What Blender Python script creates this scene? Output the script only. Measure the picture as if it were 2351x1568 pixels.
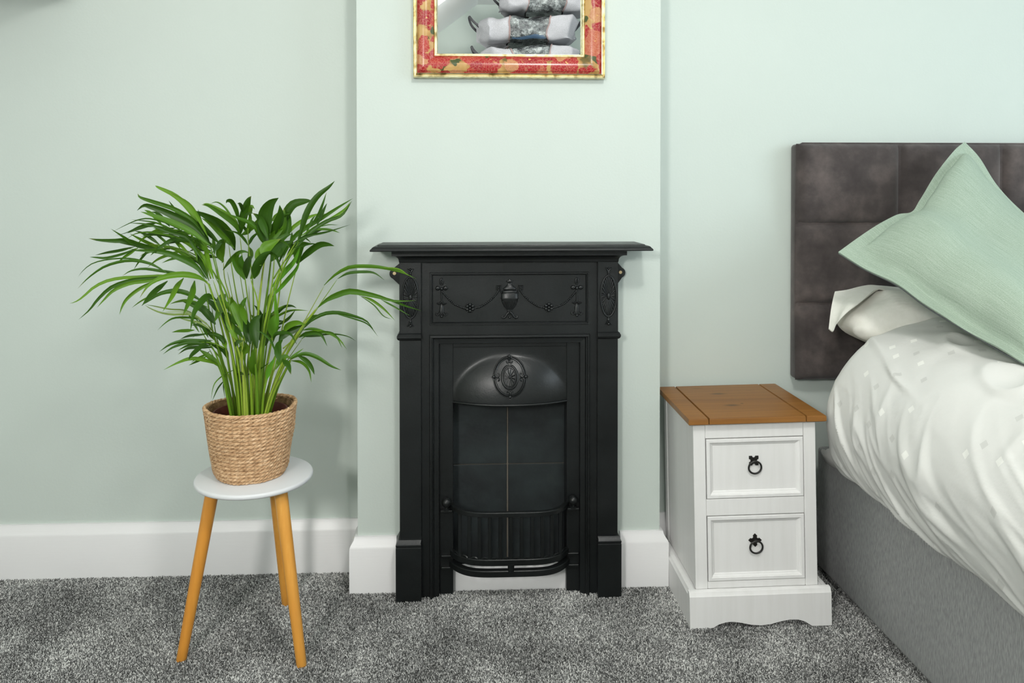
import bpy, bmesh, math, random
from mathutils import Vector, Matrix, noise
random.seed(7)
PI = math.pi
for o in list(bpy.data.objects): bpy.data.objects.remove(o)
C = bpy.context.scene.collection
SC = bpy.context.scene

# ------------------------------------------------------------------ camera
CF, CCX, CCY = 1764.25, 1144.83, 470.84
CPOS = Vector((-0.0052, -2.1468, 1.1053))
CR = Vector((0.998996, -0.0447954, -0.000389))
CU = Vector((0.000954, 0.0125829, 0.999920))
CW = Vector((0.044787, 0.998917, -0.012613))
cd = bpy.data.cameras.new('camera'); cam = bpy.data.objects.new('camera', cd); C.objects.link(cam)
cd.sensor_width = 36; cd.sensor_fit = 'HORIZONTAL'; cd.lens = CF / 2351 * 36
cd.shift_x = (1175.5 - CCX) / 2351; cd.shift_y = (CCY - 784) / 2351
M = Matrix((CR, CU, -CW)).transposed().to_4x4(); M.translation = CPOS; cam.matrix_world = M
cd.clip_start = .02
SC.camera = cam
SC.view_settings.view_transform = 'Standard'; SC.view_settings.look = 'None'; SC.view_settings.gamma = 1
SC.view_settings.use_curve_mapping = False
SC.view_settings.exposure = -0.10

# ------------------------------------------------------------------ daylight and added lights
w = bpy.data.worlds.new('world'); SC.world = w; w.use_nodes = True
w.node_tree.nodes['Background'].inputs[0].default_value = (.75, .88, 1, 1)
w.node_tree.nodes['Background'].inputs[1].default_value = 1.0
def area(name, loc, target, sx, sy, power, col, spread=180):
    l = bpy.data.lights.new(name, 'AREA'); l.shape = 'RECTANGLE'; l.size = sx; l.size_y = sy; l.energy = power; l.color = col
    l.spread = math.radians(spread)
    o = bpy.data.objects.new(name, l); C.objects.link(o); o.location = loc
    o.rotation_euler = (Vector(target) - Vector(loc)).to_track_quat('-Z', 'Y').to_euler(); return o
# unseen key light at the rear, daylight from the side window, added fill light
area('rear_key_light', (-1.05, -3.33, 1.72), (-.2, 0, .9), .36, .40, 50, (1, .975, .94))  # stands in for an unseen frontal lamp throwing the plant's shadow right
area('daylight_side_window', (3.22, -1.75, 1.55), (.6, -1.0, .5), 1.5, 1.2, 42, (.84, .94, 1))
pl_ = bpy.data.lights.new('added_fill_light', 'POINT'); pl_.energy = 52; pl_.color = (1, .985, .955); pl_.shadow_soft_size = .11  # added point light without a fixture, brightens the rear of the room
lo_ = bpy.data.objects.new('added_fill_light', pl_); C.objects.link(lo_); lo_.location = (.40, -1.75, 2.30)

# ------------------------------------------------------------------ helpers
def at(px, py, Y=None, Z=None, X=None):
    v = CW + CR * ((px - CCX) / CF) - CU * ((py - CCY) / CF)
    if Y is not None: t = (Y - CPOS.y) / v.y
    elif Z is not None: t = (Z - CPOS.z) / v.z
    else: t = (X - CPOS.x) / v.x
    return CPOS + v * t
def fx(px, Y): return at(px, 850, Y=Y).x
def fz(py, Y): return at(1170, py, Y=Y).z

def new_mat(name, col=(.8, .8, .8), rough=.5, spec=.5, metal=0):
    m = bpy.data.materials.new(name); m.use_nodes = True
    b = m.node_tree.nodes['Principled BSDF']
    b.inputs['Base Color'].default_value = (*col, 1); b.inputs['Roughness'].default_value = rough
    b.inputs['Specular IOR Level'].default_value = spec; b.inputs['Metallic'].default_value = metal
    return m
class NT:
    def __init__(s, m): s.t = m.node_tree; s.b = s.t.nodes['Principled BSDF']
    def n(s, typ, **k):
        x = s.t.nodes.new(typ)
        for a, v in k.items():
            if a.startswith('i_'): x.inputs[a[2:].replace('_', ' ')].default_value = v
            else: setattr(x, a, v)
        return x
    def l(s, a, b): s.t.links.new(a, b)
    def coord(s, kind='Object', scale=(1, 1, 1), rot=(0, 0, 0)):
        c = s.n('ShaderNodeTexCoord'); mp = s.n('ShaderNodeMapping'); mp.inputs['Scale'].default_value = scale
        mp.inputs['Rotation'].default_value = rot
        s.l(c.outputs[kind], mp.inputs[0]); return mp.outputs[0]
    def noise(s, vec, scale, detail=3, rough=.5):
        x = s.n('ShaderNodeTexNoise'); x.inputs['Scale'].default_value = scale; x.inputs['Detail'].default_value = detail
        x.inputs['Roughness'].default_value = rough
        s.l(vec, x.inputs['Vector']); return x.outputs['Fac']
    def ramp(s, fac, stops, interp='LINEAR'):
        r = s.n('ShaderNodeValToRGB'); r.color_ramp.interpolation = interp
        e = r.color_ramp.elements
        while len(e) < len(stops): e.new(.5)
        for i, (p, c) in enumerate(stops): e[i].position = p; e[i].color = (*c, 1)
        s.l(fac, r.inputs[0]); return r.outputs[0]
    def bump(s, h, strength, dist, prev=None):
        b = s.n('ShaderNodeBump'); b.inputs['Strength'].default_value = strength; b.inputs['Distance'].default_value = dist
        s.l(h, b.inputs['Height'])
        if prev: s.l(prev, b.inputs['Normal'])
        return b.outputs[0]
    def math(s, op, a, b=None):
        x = s.n('ShaderNodeMath', operation=op)
        for i, v in enumerate((a, b)):
            if v is None: continue
            if isinstance(v, (int, float)): x.inputs[i].default_value = v
            else: s.l(v, x.inputs[i])
        return x.outputs[0]
    def mix(s, f, a, b, mode='MIX'):
        x = s.n('ShaderNodeMix', data_type='RGBA', blend_type=mode)
        for i, v in ((0, f), (6, a), (7, b)):
            if isinstance(v, (int, float)): x.inputs[i].default_value = v
            elif isinstance(v, tuple): x.inputs[i].default_value = (*v, 1)
            else: s.l(v, x.inputs[i])
        return x.outputs[2]
    def col(s, c): s.l(c, s.b.inputs['Base Color'])
    def nrm(s, c): s.l(c, s.b.inputs['Normal'])

# materials
def m_wall():
    m = new_mat('pale_green_paint', (.50, .62, .545), .62, .3); t = NT(m); v = t.coord()
    t.col(t.ramp(t.noise(v, 1.7, 4), [(.3, (.528, .588, .546)), (.7, (.542, .602, .561))]))
    t.nrm(t.bump(t.noise(v, 160, 3), .12, .002, t.bump(t.noise(v, 6, 2), .15, .006))); return m
def m_white():
    m = new_mat('white_gloss_paint', (.775, .77, .77), .38, .4); t = NT(m); v = t.coord(scale=(2, 2, 20))
    t.nrm(t.bump(t.noise(v, 8, 3), .1, .002)); return m
def m_iron():
    m = new_mat('black_cast_iron', (.010, .012, .0125), .42, .42); t = NT(m); v = t.coord()
    t.col(t.ramp(t.noise(v, 7, 4), [(.3, (.004, .005, .0048)), (.7, (.009, .0108, .0112))]))
    t.l(t.ramp(t.noise(v, 11, 4), [(.3, (.30,) * 3), (.7, (.42,) * 3)]), t.b.inputs['Roughness'])
    t.nrm(t.bump(t.noise(v, 220, 3), .22, .001, t.bump(t.noise(v, 16, 2), .12, .004))); return m
def m_tile():
    m = new_mat('sooty_fire_tile', (.012, .014, .015), .6, .4); t = NT(m); v = t.coord()
    t.col(t.ramp(t.noise(v, 9, 5, .6), [(.35, (.006, .008, .009)), (.6, (.014, .020, .021)), (.8, (.030, .034, .030))]))
    t.nrm(t.bump(t.noise(v, 60, 4), .3, .002)); return m
def m_wood(name, c1, c2, c3, axis, rough=.35, scale=1, knots=False):
    m = new_mat(name, c2, rough, .4); t = NT(m)
    sc = [60, 60, 60]; sc[axis] = 3
    v = t.coord(scale=tuple(q * scale for q in sc)); n = t.noise(v, 1, 4, .6)
    sc2 = [9, 9, 9]; sc2[axis] = 1.3
    n2 = t.noise(t.coord(scale=tuple(q * scale for q in sc2)), 1, 3)
    a = t.ramp(n, [(.3, c1), (.55, c2), (.75, c3)])
    c = t.mix(.45, a, t.ramp(n2, [(.3, c1), (.5, c2), (.7, c3)]))
    if knots:
        vk = t.coord(scale=(1, 1, 1))
        for (kx, ky, r, s, dk) in ((.150, .235, .050, 2.2, .42), (.150, .115, .048, 2.4, .42), (.182, .130, .010, 1.4, .22), (.11, .30, .03, 3, .7), (.25, .26, .03, 3, .8)):
            d = t.n('ShaderNodeVectorMath', operation='SUBTRACT'); t.l(vk, d.inputs[0]); d.inputs[1].default_value = (kx, ky, 0)
            e = t.n('ShaderNodeVectorMath', operation='MULTIPLY'); t.l(d.outputs[0], e.inputs[0]); e.inputs[1].default_value = (1, s, 0)
            L = t.n('ShaderNodeVectorMath', operation='LENGTH'); t.l(e.outputs[0], L.inputs[0])
            dd = t.math('ADD', t.math('DIVIDE', L.outputs['Value'], r), t.math('MULTIPLY', n2, .8))
            mk = t.ramp(dd, [(.6, (dk,) * 3), (1.4, (1, 1, 1))])
            c = t.mix(1.0, c, mk, 'MULTIPLY')
    t.col(c); t.nrm(t.bump(n, .15, .001)); return m
def m_whitewood():
    m = new_mat('white_washed_pine', (.72, .725, .715), .45, .4); t = NT(m)
    v = t.coord(scale=(70, 70, 4)); n = t.noise(v, 1, 4)
    t.col(t.ramp(n, [(.3, (.765, .76, .745)), (.6, (.80, .795, .785))])); t.nrm(t.bump(n, .025, .0005)); return m
def m_leaf():
    m = new_mat('palm_leaf', (.05, .15, .015), .40, .24); t = NT(m)
    oi = t.n('ShaderNodeObjectInfo')
    base = t.ramp(oi.outputs['Random'], [(0, (.008, .035, .002)), (.4, (.022, .080, .003)), (.7, (.060, .155, .006)), (1, (.120, .250, .012))])
    at_ = t.n('ShaderNodeAttribute', attribute_type='GEOMETRY'); at_.attribute_name = 'tip'
    c = t.mix(at_.outputs['Fac'], base, (.24, .20, .05))
    uv = t.n('ShaderNodeUVMap'); sp = t.n('ShaderNodeSeparateXYZ'); t.l(uv.outputs[0], sp.inputs[0])
    vv = t.n('ShaderNodeCombineXYZ'); t.l(sp.outputs[0], vv.inputs[0])
    st = t.noise(vv.outputs[0], 9, 2)
    c = t.mix(.3, c, t.mix(st, c, (.09, .20, .015)))
    t.col(c); t.nrm(t.bump(st, .3, .001))
    t.b.inputs['Transmission Weight'].default_value = 0
    tr = t.n('ShaderNodeBsdfTranslucent'); tr.inputs[0].default_value = (.12, .30, .01, 1)
    mx = t.n('ShaderNodeMixShader'); mx.inputs[0].default_value = .12
    out = t.t.nodes['Material Output']
    t.l(t.b.outputs[0], mx.inputs[1]); t.l(tr.outputs[0], mx.inputs[2]); t.l(mx.outputs[0], out.inputs[0]); return m
def m_fabric(name, c1, c2, scale, stretch=(1, 1, 1), rough=.9, bump=.3, sheen=.0, patch=None):
    m = new_mat(name, c1, rough, .2); t = NT(m); n = t.noise(t.coord(scale=stretch), scale, 3, .6)
    c = t.ramp(n, [(.3, c1), (.7, c2)])
    if patch: c = t.mix(t.noise(t.coord(), patch[0], 4, .55), c, patch[1]) if len(patch) == 2 else c
    t.col(c); t.nrm(t.bump(n, bump, .0015))
    t.b.inputs['Sheen Weight'].default_value = sheen; return m
def m_carpet():
    m = new_mat('carpet_yarn', (.15, .15, .15), .95, .1); t = NT(m)
    a = t.n('ShaderNodeAttribute', attribute_type='INSTANCER'); a.attribute_name = 'shade'
    t.col(t.ramp(a.outputs['Fac'], [(0, (.045, .046, .044)), (.28, (.135, .137, .133)), (.58, (.29, .292, .284)), (.8, (.56, .56, .545)), (1, (.88, .88, .85))])); return m
def m_duvet():
    m = new_mat('white_jacquard_cotton', (.78, .79, .76), .75, .25); t = NT(m)
    uv = t.n('ShaderNodeUVMap'); rt = t.n('ShaderNodeMapping'); t.l(uv.outputs[0], rt.inputs[0]); rt.inputs['Rotation'].default_value = (0, 0, .5)
    sc = t.n('ShaderNodeVectorMath', operation='SCALE'); sc.inputs['Scale'].default_value = 1 / .066; t.l(rt.outputs[0], sc.inputs[0])
    fl = t.n('ShaderNodeVectorMath', operation='FLOOR'); t.l(sc.outputs[0], fl.inputs[0])
    fr = t.n('ShaderNodeVectorMath', operation='FRACTION'); t.l(sc.outputs[0], fr.inputs[0])
    wn = t.n('ShaderNodeTexWhiteNoise', noise_dimensions='2D'); t.l(fl.outputs[0], wn.inputs['Vector'])
    off = t.n('ShaderNodeVectorMath', operation='SCALE'); off.inputs['Scale'].default_value = .45; t.l(wn.outputs['Color'], off.inputs[0])
    sb = t.n('ShaderNodeVectorMath', operation='SUBTRACT'); t.l(fr.outputs[0], sb.inputs[0]); t.l(off.outputs[0], sb.inputs[1])
    sx = t.n('ShaderNodeSeparateXYZ'); t.l(sb.outputs[0], sx.inputs[0])
    def inr(o): return t.math('MULTIPLY', t.math('GREATER_THAN', o, .12), t.math('LESS_THAN', o, .34))
    mk = t.math('MULTIPLY', inr(sx.outputs[0]), inr(sx.outputs[1]))
    sp = t.n('ShaderNodeSeparateXYZ'); t.l(wn.outputs['Color'], sp.inputs[0])
    mk = t.math('MULTIPLY', mk, t.math('GREATER_THAN', sp.outputs[2], .42))
    sq = t.mix(t.math('GREATER_THAN', sp.outputs[2], .72), (.61, .61, .585), (.84, .84, .80))
    t.col(t.mix(mk, (.705, .705, .68), sq))
    t.l(t.math('SUBTRACT', .75, t.math('MULTIPLY', mk, .3)), t.b.inputs['Roughness'])
    v = t.coord(); t.nrm(t.bump(t.noise(v, 25, 4), .25, .006)); return m
def m_floral():
    m = new_mat('floral_print_lacquer', (.6, .3, .2), .24, .5); t = NT(m); v = t.coord()
    def warp(scale, amp, det=2):
        w_ = t.n('ShaderNodeTexNoise'); w_.inputs['Scale'].default_value = scale; w_.inputs['Detail'].default_value = det; t.l(v, w_.inputs['Vector'])
        c_ = t.n('ShaderNodeVectorMath', operation='SUBTRACT'); t.l(w_.outputs['Color'], c_.inputs[0]); c_.inputs[1].default_value = (.5, .5, .5)
        s_ = t.n('ShaderNodeVectorMath', operation='SCALE'); s_.inputs['Scale'].default_value = amp; t.l(c_.outputs[0], s_.inputs[0])
        a_ = t.n('ShaderNodeVectorMath', operation='ADD'); t.l(v, a_.inputs[0]); t.l(s_.outputs[0], a_.inputs[1]); return a_.outputs[0]
    def vor(vec, scale, feat='F1', off=None):
        x = t.n('ShaderNodeTexVoronoi', feature=feat); x.inputs['Scale'].default_value = scale
        if off:
            o = t.n('ShaderNodeVectorMath', operation='ADD'); t.l(vec, o.inputs[0]); o.inputs[1].default_value = off; vec = o.outputs[0]
        t.l(vec, x.inputs['Vector']); return x
    wv = warp(60, .022, 3); wv2 = warp(35, .03, 2)
    c = t.ramp(t.noise(v, 26, 3), [(.36, (.14, .10, .03)), (.46, (.40, .22, .07)), (.6, (.50, .31, .11))])
    lf = vor(wv, 26, off=(3.1, 1.2, .4)); c = t.mix(t.ramp(lf.outputs['Distance'], [(.30, (1, 1, 1)), (.34, (0, 0, 0))]), c, (.055, .075, .022))
    lv = vor(wv2, 120, 'DISTANCE_TO_EDGE')
    for sc_, of_, rad in ((15, (0, 0, 0), .60), (21, (7.7, 2.2, 5.1), .47)):
        fl = vor(wv, sc_, off=of_); sp = t.n('ShaderNodeSeparateXYZ'); t.l(fl.outputs['Color'], sp.inputs[0])
        hue = t.ramp(sp.outputs[0], [(0, (.36, .015, .02)), (.3, (.42, .04, .03)), (.5, (.48, .14, .07)), (.64, (.52, .28, .12)), (.8, (.30, .012, .022))], 'CONSTANT')
        pet = t.mix(t.ramp(lv.outputs[0], [(0, (.75,) * 3), (.10, (0,) * 3)]), hue, t.mix(.5, hue, (.72, .45, .26)))
        pet = t.mix(t.math('MULTIPLY', t.noise(v, 130, 2), .55), pet, (.30, .02, .02))
        pet = t.mix(t.ramp(fl.outputs['Distance'], [(.07, (1, 1, 1)), (.10, (0, 0, 0))]), pet, (.60, .38, .12))
        c = t.mix(t.ramp(fl.outputs['Distance'], [(rad - .03, (1, 1, 1)), (rad, (0, 0, 0))]), c, pet)
    t.col(c); return m
def m_gold():
    m = new_mat('worn_gilt', (.83, .70, .38), .3, .5, 1); t = NT(m); v = t.coord()
    t.col(t.ramp(t.noise(v, 60, 4), [(.3, (.38, .30, .14)), (.5, (.80, .71, .46)), (.8, (.92, .88, .70))])); return m
def m_straw(name, c1, c2, c3):
    m = new_mat(name, c2, .8, .2); t = NT(m)
    n = t.noise(t.coord(scale=(1, 1, 3)), 70, 3, .6); oi = t.n('ShaderNodeObjectInfo')
    t.col(t.ramp(n, [(.25, c1), (.5, c2), (.75, c3)])); t.nrm(t.bump(t.noise(t.coord(), 400, 2), .4, .001)); return m
MT = dict(
    wall=m_wall(), white=m_white(), iron=m_iron(), tile=m_tile(), whitewood=m_whitewood(), leaf=m_leaf(), carpet=m_carpet(), duvet=m_duvet(),
    floral=m_floral(), gold=m_gold(),
    ceil=new_mat('white_ceiling_paint', (.82, .83, .82), .8, .2),
    leg=m_wood('orange_beech', (.54, .215, .03), (.66, .29, .045), (.76, .40, .09), 2, .38),
    pine=m_wood('waxed_pine', (.16, .062, .012), (.25, .105, .020), (.34, .160, .036), 0, .4, .8, True),
    plate=new_mat('white_lacquer', (.64, .65, .66), .35, .4),
    straw=m_straw('twisted_seagrass', (.27, .145, .065), (.54, .345, .19), (.72, .52, .33)),
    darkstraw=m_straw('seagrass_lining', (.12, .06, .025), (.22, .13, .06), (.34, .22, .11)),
    pot=new_mat('brown_nursery_plastic', (.10, .022, .014), .4), soil=new_mat('potting_soil', (.03, .018, .012), .95),
    brown=new_mat('dry_sheath', (.30, .17, .06), .7),
    suede=None, divan=None, sage=None, mortar=new_mat('pale_joint', (.12, .105, .085), .9), brass=new_mat('brass_screw', (.65, .5, .3), .35, .5, 1),
    handle=new_mat('black_iron_handle', (.012, .011, .010), .35, .5), dark=new_mat('dark_void', (.01, .01, .01), .9),
    wmirror=new_mat('mirror_silver', (.93, .95, .94), .0, .5, 1), wardrobe=new_mat('white_melamine', (.80, .81, .81), .45, .4),
    bag=m_fabric('grey_nonwoven_fabric', (.20, .20, .215), (.30, .30, .315), 300, bump=.2), bagtrim=new_mat('brown_piping', (.16, .11, .105), .7),
    bagdark=new_mat('charcoal_webbing', (.045, .045, .05), .8), glass=new_mat('window_glass', (.9, .95, .95), .02),
    pillow=m_fabric('ivory_cotton', (.78, .775, .71), (.83, .82, .765), 60, bump=.15), mattress=new_mat('mattress_ticking', (.62, .62, .60), .8))
MT['shadewood'] = m_wood('shade_cupboard_wood', (.10, .06, .03), (.15, .09, .045), (.2, .12, .06), 2)
def m_suede():
    m = new_mat('brown_grey_suede', (.05, .043, .040), .85, .25); t = NT(m); v = t.coord()
    n = t.noise(v, 9, 5, .62)
    t.col(t.ramp(n, [(.3, (.033, .027, .026)), (.5, (.058, .048, .046)), (.72, (.110, .090, .084))]))
    t.nrm(t.bump(t.noise(v, 180, 3), .2, .001)); t.b.inputs['Sheen Weight'].default_value = .22; t.b.inputs['Sheen Roughness'].default_value = .5; return m
MT['suede'] = m_suede()
MT['divan'] = m_fabric('grey_woven_upholstery', (.24, .245, .245), (.43, .435, .43), 1, (420, 420, 60), .9, .3)
def m_sage():
    m = new_mat('sage_woven_linen', (.34, .47, .36), .9, .2); t = NT(m)
    a = t.noise(t.coord(scale=(1, 1, 1)), 420, 2); uv = t.n('ShaderNodeUVMap')
    mp = t.n('ShaderNodeMapping'); mp.inputs['Scale'].default_value = (8, 240, 1); t.l(uv.outputs[0], mp.inputs[0]); b = t.noise(mp.outputs[0], 1, 2)
    t.col(t.mix(.5, t.ramp(a, [(.3, (.25, .325, .25)), (.7, (.395, .475, .395))]), t.ramp(b, [(.3, (.25, .325, .25)), (.7, (.395, .475, .395))])))
    t.nrm(t.bump(b, .3, .001)); return m
MT['sage'] = m_sage()
def m_plastic():
    m = new_mat('crumpled_clear_plastic', (.33, .35, .35), .12, .8); t = NT(m); v = t.coord()
    n = t.noise(v, 22, 5, .65); t.col(t.ramp(n, [(.4, (.02, .022, .025)), (.52, (.08, .09, .09)), (.66, (.26, .28, .28))])); t.nrm(t.bump(n, .9, .03)); return m
MT['plastic'] = m_plastic()

# objects
def empty(name, loc, label, cat, group=None, rot=(0, 0, 0)):
    o = bpy.data.objects.new(name, None); C.objects.link(o); o.location = loc; o.rotation_euler = rot; o.empty_display_size = .05
    o['label'] = label; o['category'] = cat
    if group: o['group'] = group
    return o
class MB:
    def __init__(s): s.b = bmesh.new()
    def box(s, x0, x1, y0, y1, z0, z1, bev=0, seg=1):
        r = bmesh.ops.create_cube(s.b, size=1); v = r['verts']
        for q in v: q.co = Vector(((x0 + x1) / 2 + q.co.x * (x1 - x0), (y0 + y1) / 2 + q.co.y * (y1 - y0), (z0 + z1) / 2 + q.co.z * (z1 - z0)))
        if bev:
            e = list({e for q in v for e in q.link_edges}); bmesh.ops.bevel(s.b, geom=e, offset=bev, segments=seg, affect='EDGES', profile=.5)
        return s
    def loft(s, rings, caps=True, close=True):
        R = [[s.b.verts.new(p) for p in r] for r in rings]; n = len(R[0])
        for a, b in zip(R, R[1:]):
            for i in range(n if close else n - 1):
                j = (i + 1) % n
                try: s.b.faces.new((a[i], a[j], b[j], b[i]))
                except ValueError: pass
        if caps and close:
            s.b.faces.new(R[0][::-1]); s.b.faces.new(R[-1])
        return s
    def rects(s, L):
        """stack of rectangles (x0,x1,y0,y1,z) lofted upward"""
        return s.loft([[(a, c, z), (b, c, z), (b, d, z), (a, d, z)] for a, b, c, d, z in L])
    def tube(s, pts, rad, n=8, closed=False, flat=1.0):
        pts = [Vector(p) for p in pts]; m = len(pts); rings = []
        rr = rad if isinstance(rad, (list, tuple)) else [rad] * m
        prev = None
        for i, p in enumerate(pts):
            a = pts[(i - 1) % m] if (closed or i > 0) else p; b = pts[(i + 1) % m] if (closed or i < m - 1) else p
            t = (b - a).normalized()
            if prev is None:
                up = Vector((0, 1, 0)) if abs(t.y) < .9 else Vector((1, 0, 0)); u = t.cross(up).normalized()
            else: u = (prev - t * prev.dot(t)).normalized()
            prev = u; v = t.cross(u)
            rings.append([p + (u * math.cos(2 * PI * k / n) + v * math.sin(2 * PI * k / n) * flat) * rr[i] for k in range(n)])
        if closed:
            rings.append(rings[0]); R = [[s.b.verts.new(p) for p in r] for r in rings[:-1]]
            for i in range(m):
                a, b = R[i], R[(i + 1) % m]
                for k in range(n): s.b.faces.new((a[k], a[(k + 1) % n], b[(k + 1) % n], b[k]))
        else: s.loft(rings)
        return s
    def ball(s, c, r, sx=1, sy=1, sz=1, seg=12):
        q = bmesh.ops.create_uvsphere(s.b, u_segments=seg, v_segments=max(6, seg // 2 + 2), radius=r)
        for v in q['verts']: v.co = Vector((v.co.x * sx, v.co.y * sy, v.co.z * sz)) + Vector(c)
        return s
    def lathe(s, cx, cy, prof, n=32, sy=1.0, caps=True):
        return s.loft([[(cx + r * math.cos(2 * PI * k / n), cy + r * sy * math.sin(2 * PI * k / n), z) for k in range(n)] for r, z in prof], caps)
    def prism(s, poly, y0, y1):
        """polygon in XZ extruded in Y"""
        a = [s.b.verts.new((x, y0, z)) for x, z in poly]; b = [s.b.verts.new((x, y1, z)) for x, z in poly]; n = len(poly)
        s.b.faces.new(a); s.b.faces.new(b[::-1])
        for i in range(n): s.b.faces.new((a[i], b[i], b[(i + 1) % n], a[(i + 1) % n]))
        return s
    def grid(s, P, uv=None, closed_u=False):
        R = [[s.b.verts.new(p) for p in r] for r in P]; m = len(P); n = len(P[0])
        L = s.b.loops.layers.uv.verify() if uv else None
        for i in range(m - 1):
            for j in range(n if closed_u else n - 1):
                k = (j + 1) % n; f = s.b.faces.new((R[i][j], R[i][k], R[i + 1][k], R[i + 1][j]))
                if uv:
                    for lp, (a, b) in zip(f.loops, ((i, j), (i, j + 1), (i + 1, j + 1), (i + 1, j))): lp[L].uv = uv(a, b)
        return s
    def build(s, name, mat, parent=None, smooth=None, origin=None, **props):
        bmesh.ops.recalc_face_normals(s.b, faces=s.b.faces)
        o0 = Vector(origin) if origin is not None else Vector((0, 0, 0))
        if origin is None and parent is not None:
            q = parent
            while q.parent: q = q.parent
            o0 = Vector(q.location) if not q.get('_local') else Vector((0, 0, 0))
        for v in s.b.verts: v.co -= o0
        me = bpy.data.meshes.new(name); s.b.to_mesh(me); s.b.free()
        me.materials.append(MT[mat] if isinstance(mat, str) else mat)
        o = bpy.data.objects.new(name, me); C.objects.link(o)
        if parent is not None: o.parent = parent
        elif origin is not None: o.location = o0
        for p in me.polygons: p.use_smooth = True
        if smooth is None: smooth = 35
        if smooth < 180: me.set_sharp_from_angle(angle=math.radians(smooth))
        for k, v in props.items(): o[k] = v
        return o
def struct(name, mb, mat, label=None, **k):
    o = mb.build(name, mat, **k); o['kind'] = 'structure'
    if label: o['label'] = label
    return o
def crom(pts, n):
    """Catmull-Rom through points (Vectors), n samples"""
    P = [Vector(p) for p in pts]; P = [P[0] * 2 - P[1]] + P + [P[-1] * 2 - P[-2]]; out = []
    m = len(P) - 3
    for i in range(n):
        t = i / (n - 1) * m; k = min(int(t), m - 1); f = t - k; a, b, c, d = P[k:k + 4]
        out.append(.5 * ((2 * b) + (c - a) * f + (2 * a - 5 * b + 4 * c - d) * f * f + (3 * b - a - 3 * c + d) * f ** 3))
    return out
def rail(mb, prof, A, B):
    """moulding piece between two mitre stations; station = (corner_x, corner_z, dx, dz); profile = (inward, y)"""
    mb.loft([[(s[0] + s[2] * o, y, s[1] + s[3] * o) for o, y in prof] for s in (A, B)])

# ------------------------------------------------------------------ room shell
XL, XR, D = -.3025, .5478, .1215
WL, WR, WB, CH = -1.72, 3.25, -3.35, 2.46
struct('floor', MB().box(WL - .1, WR + .1, WB - .1, D + .1, -.06, 0), new_mat('carpet_backing', (.14, .14, .138), .95))
struct('ceiling', MB().box(WL - .1, WR + .1, WB - .1, D + .1, CH, CH + .06), 'ceil')
struct('wall_back', MB().box(WL - .1, WR + .1, D, D + .1, 0, CH), 'wall', 'pale green painted wall of the two alcoves')
ox0, ox1, ozt = fx(1037, 0), fx(1306, 0), fz(800, 0)
bb = MB()
bb.box(XL, ox0, 0, D, 0, CH).box(ox1, XR, 0, D, 0, CH).box(ox0, ox1, 0, D, ozt, CH).box(ox0, ox1, D - .02, D, 0, ozt)
struct('wall_chimney_breast', bb, 'wall', 'paler green chimney breast projecting behind the fireplace')
struct('wall_left', MB().box(WL - .1, WL, WB, D, 0, CH), 'wall')
# right wall and rear wall with their window openings
struct('wall_right', MB().box(WR, WR + .1, WB, -2.55, 0, CH).box(WR, WR + .1, -.95, D, 0, CH).box(WR, WR + .1, -2.55, -.95, 0, .9).box(WR, WR + .1, -2.55, -.95, 2.2, CH), 'wall')
struct('wall_rear', MB().box(WL, -1.5, WB - .1, WB, 0, CH).box(-.6, WR, WB - .1, WB, 0, CH).box(-1.5, -.6, WB - .1, WB, 0, 1.12).box(-1.5, -.6, WB - .1, WB, 2.12, CH), 'wall')
def window(n, horiz, a0, a1, z0, z1, w):
    f = MB(); t = .05
    def b(p, q, r, s):
        if horiz: f.box(p, q, w - .06, w - .02, r, s, .004)
        else: f.box(w + .02, w + .06, p, q, r, s, .004)
    b(a0, a0 + t, z0, z1); b(a1 - t, a1, z0, z1); b(a0, a1, z0, z0 + t); b(a0, a1, z1 - t, z1); b((a0 + a1) / 2 - .02, (a0 + a1) / 2 + .02, z0, z1)
    o = struct('window_%d' % n, f, 'white'); return o
window(1, True, -1.5, -.6, 1.12, 2.12, WB); window(2, False, -2.55, -.95, .9, 2.2, WR)
# sloping white soffit over the rear corner (seen in the mirror)
sl = MB(); sl.prism([(-.62, CH), (-.62, 1.93), (.09, CH)], WB + .001, -2.62)
struct('trim_6', sl, 'ceil', 'white sloping soffit over the rear corner, seen in the mirror')

SKH = .157
def skirt_prof(y, sgn=-1): return [(y, 0), (y + sgn * .020, 0), (y + sgn * .021, .127), (y + sgn * .019, .133), (y + sgn * .010, .148), (y + sgn * .008, SKH), (y, SKH)]
def skirt_x(mb, x0, x1, y):
    mb.loft([[(x, a, z) for a, z in skirt_prof(y)] for x in (x0, x1)])
struct('baseboard_left', (lambda m: (skirt_x(m, WL, XL, D), m)[1])(MB()), 'white', 'white skirting board behind the stool', smooth=25)
struct('baseboard_right', (lambda m: (skirt_x(m, XR, WR, D), m)[1])(MB()), 'white', smooth=25)
struct('trim_4', MB().box(WL, WL + .02, WB, D - .02, 0, SKH, .004), 'white')
struct('trim_5', MB().box(WR - .02, WR, WB, D - .02, 0, SKH, .004), 'white')
fl_x, fr_x = fx(909, -.02), fx(1426, -.02)
def breast_skirt(side):
    e = .021; L = []
    for z, ins in ((0, 0), (.127, 0), (.133, .002), (.148, .011), (.157, .013)):
        y0 = -e + ins
        if side < 0: L.append((XL - e + ins, fl_x, y0, D, z))
        else: L.append((fr_x, XR + e - ins, y0, D, z))
    return MB().rects(L)
struct('trim_1', breast_skirt(-1), 'white', 'white skirting block left of the fireplace', smooth=25)
struct('trim_2', breast_skirt(1), 'white', 'white skirting block right of the fireplace', smooth=25)
struct('trim_3', MB().box(ox0 + .001, ox1 - .001, -.012, .01, 0, fz(1296, 0), .001), 'white', 'white board closing the hearth under the grate')

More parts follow.
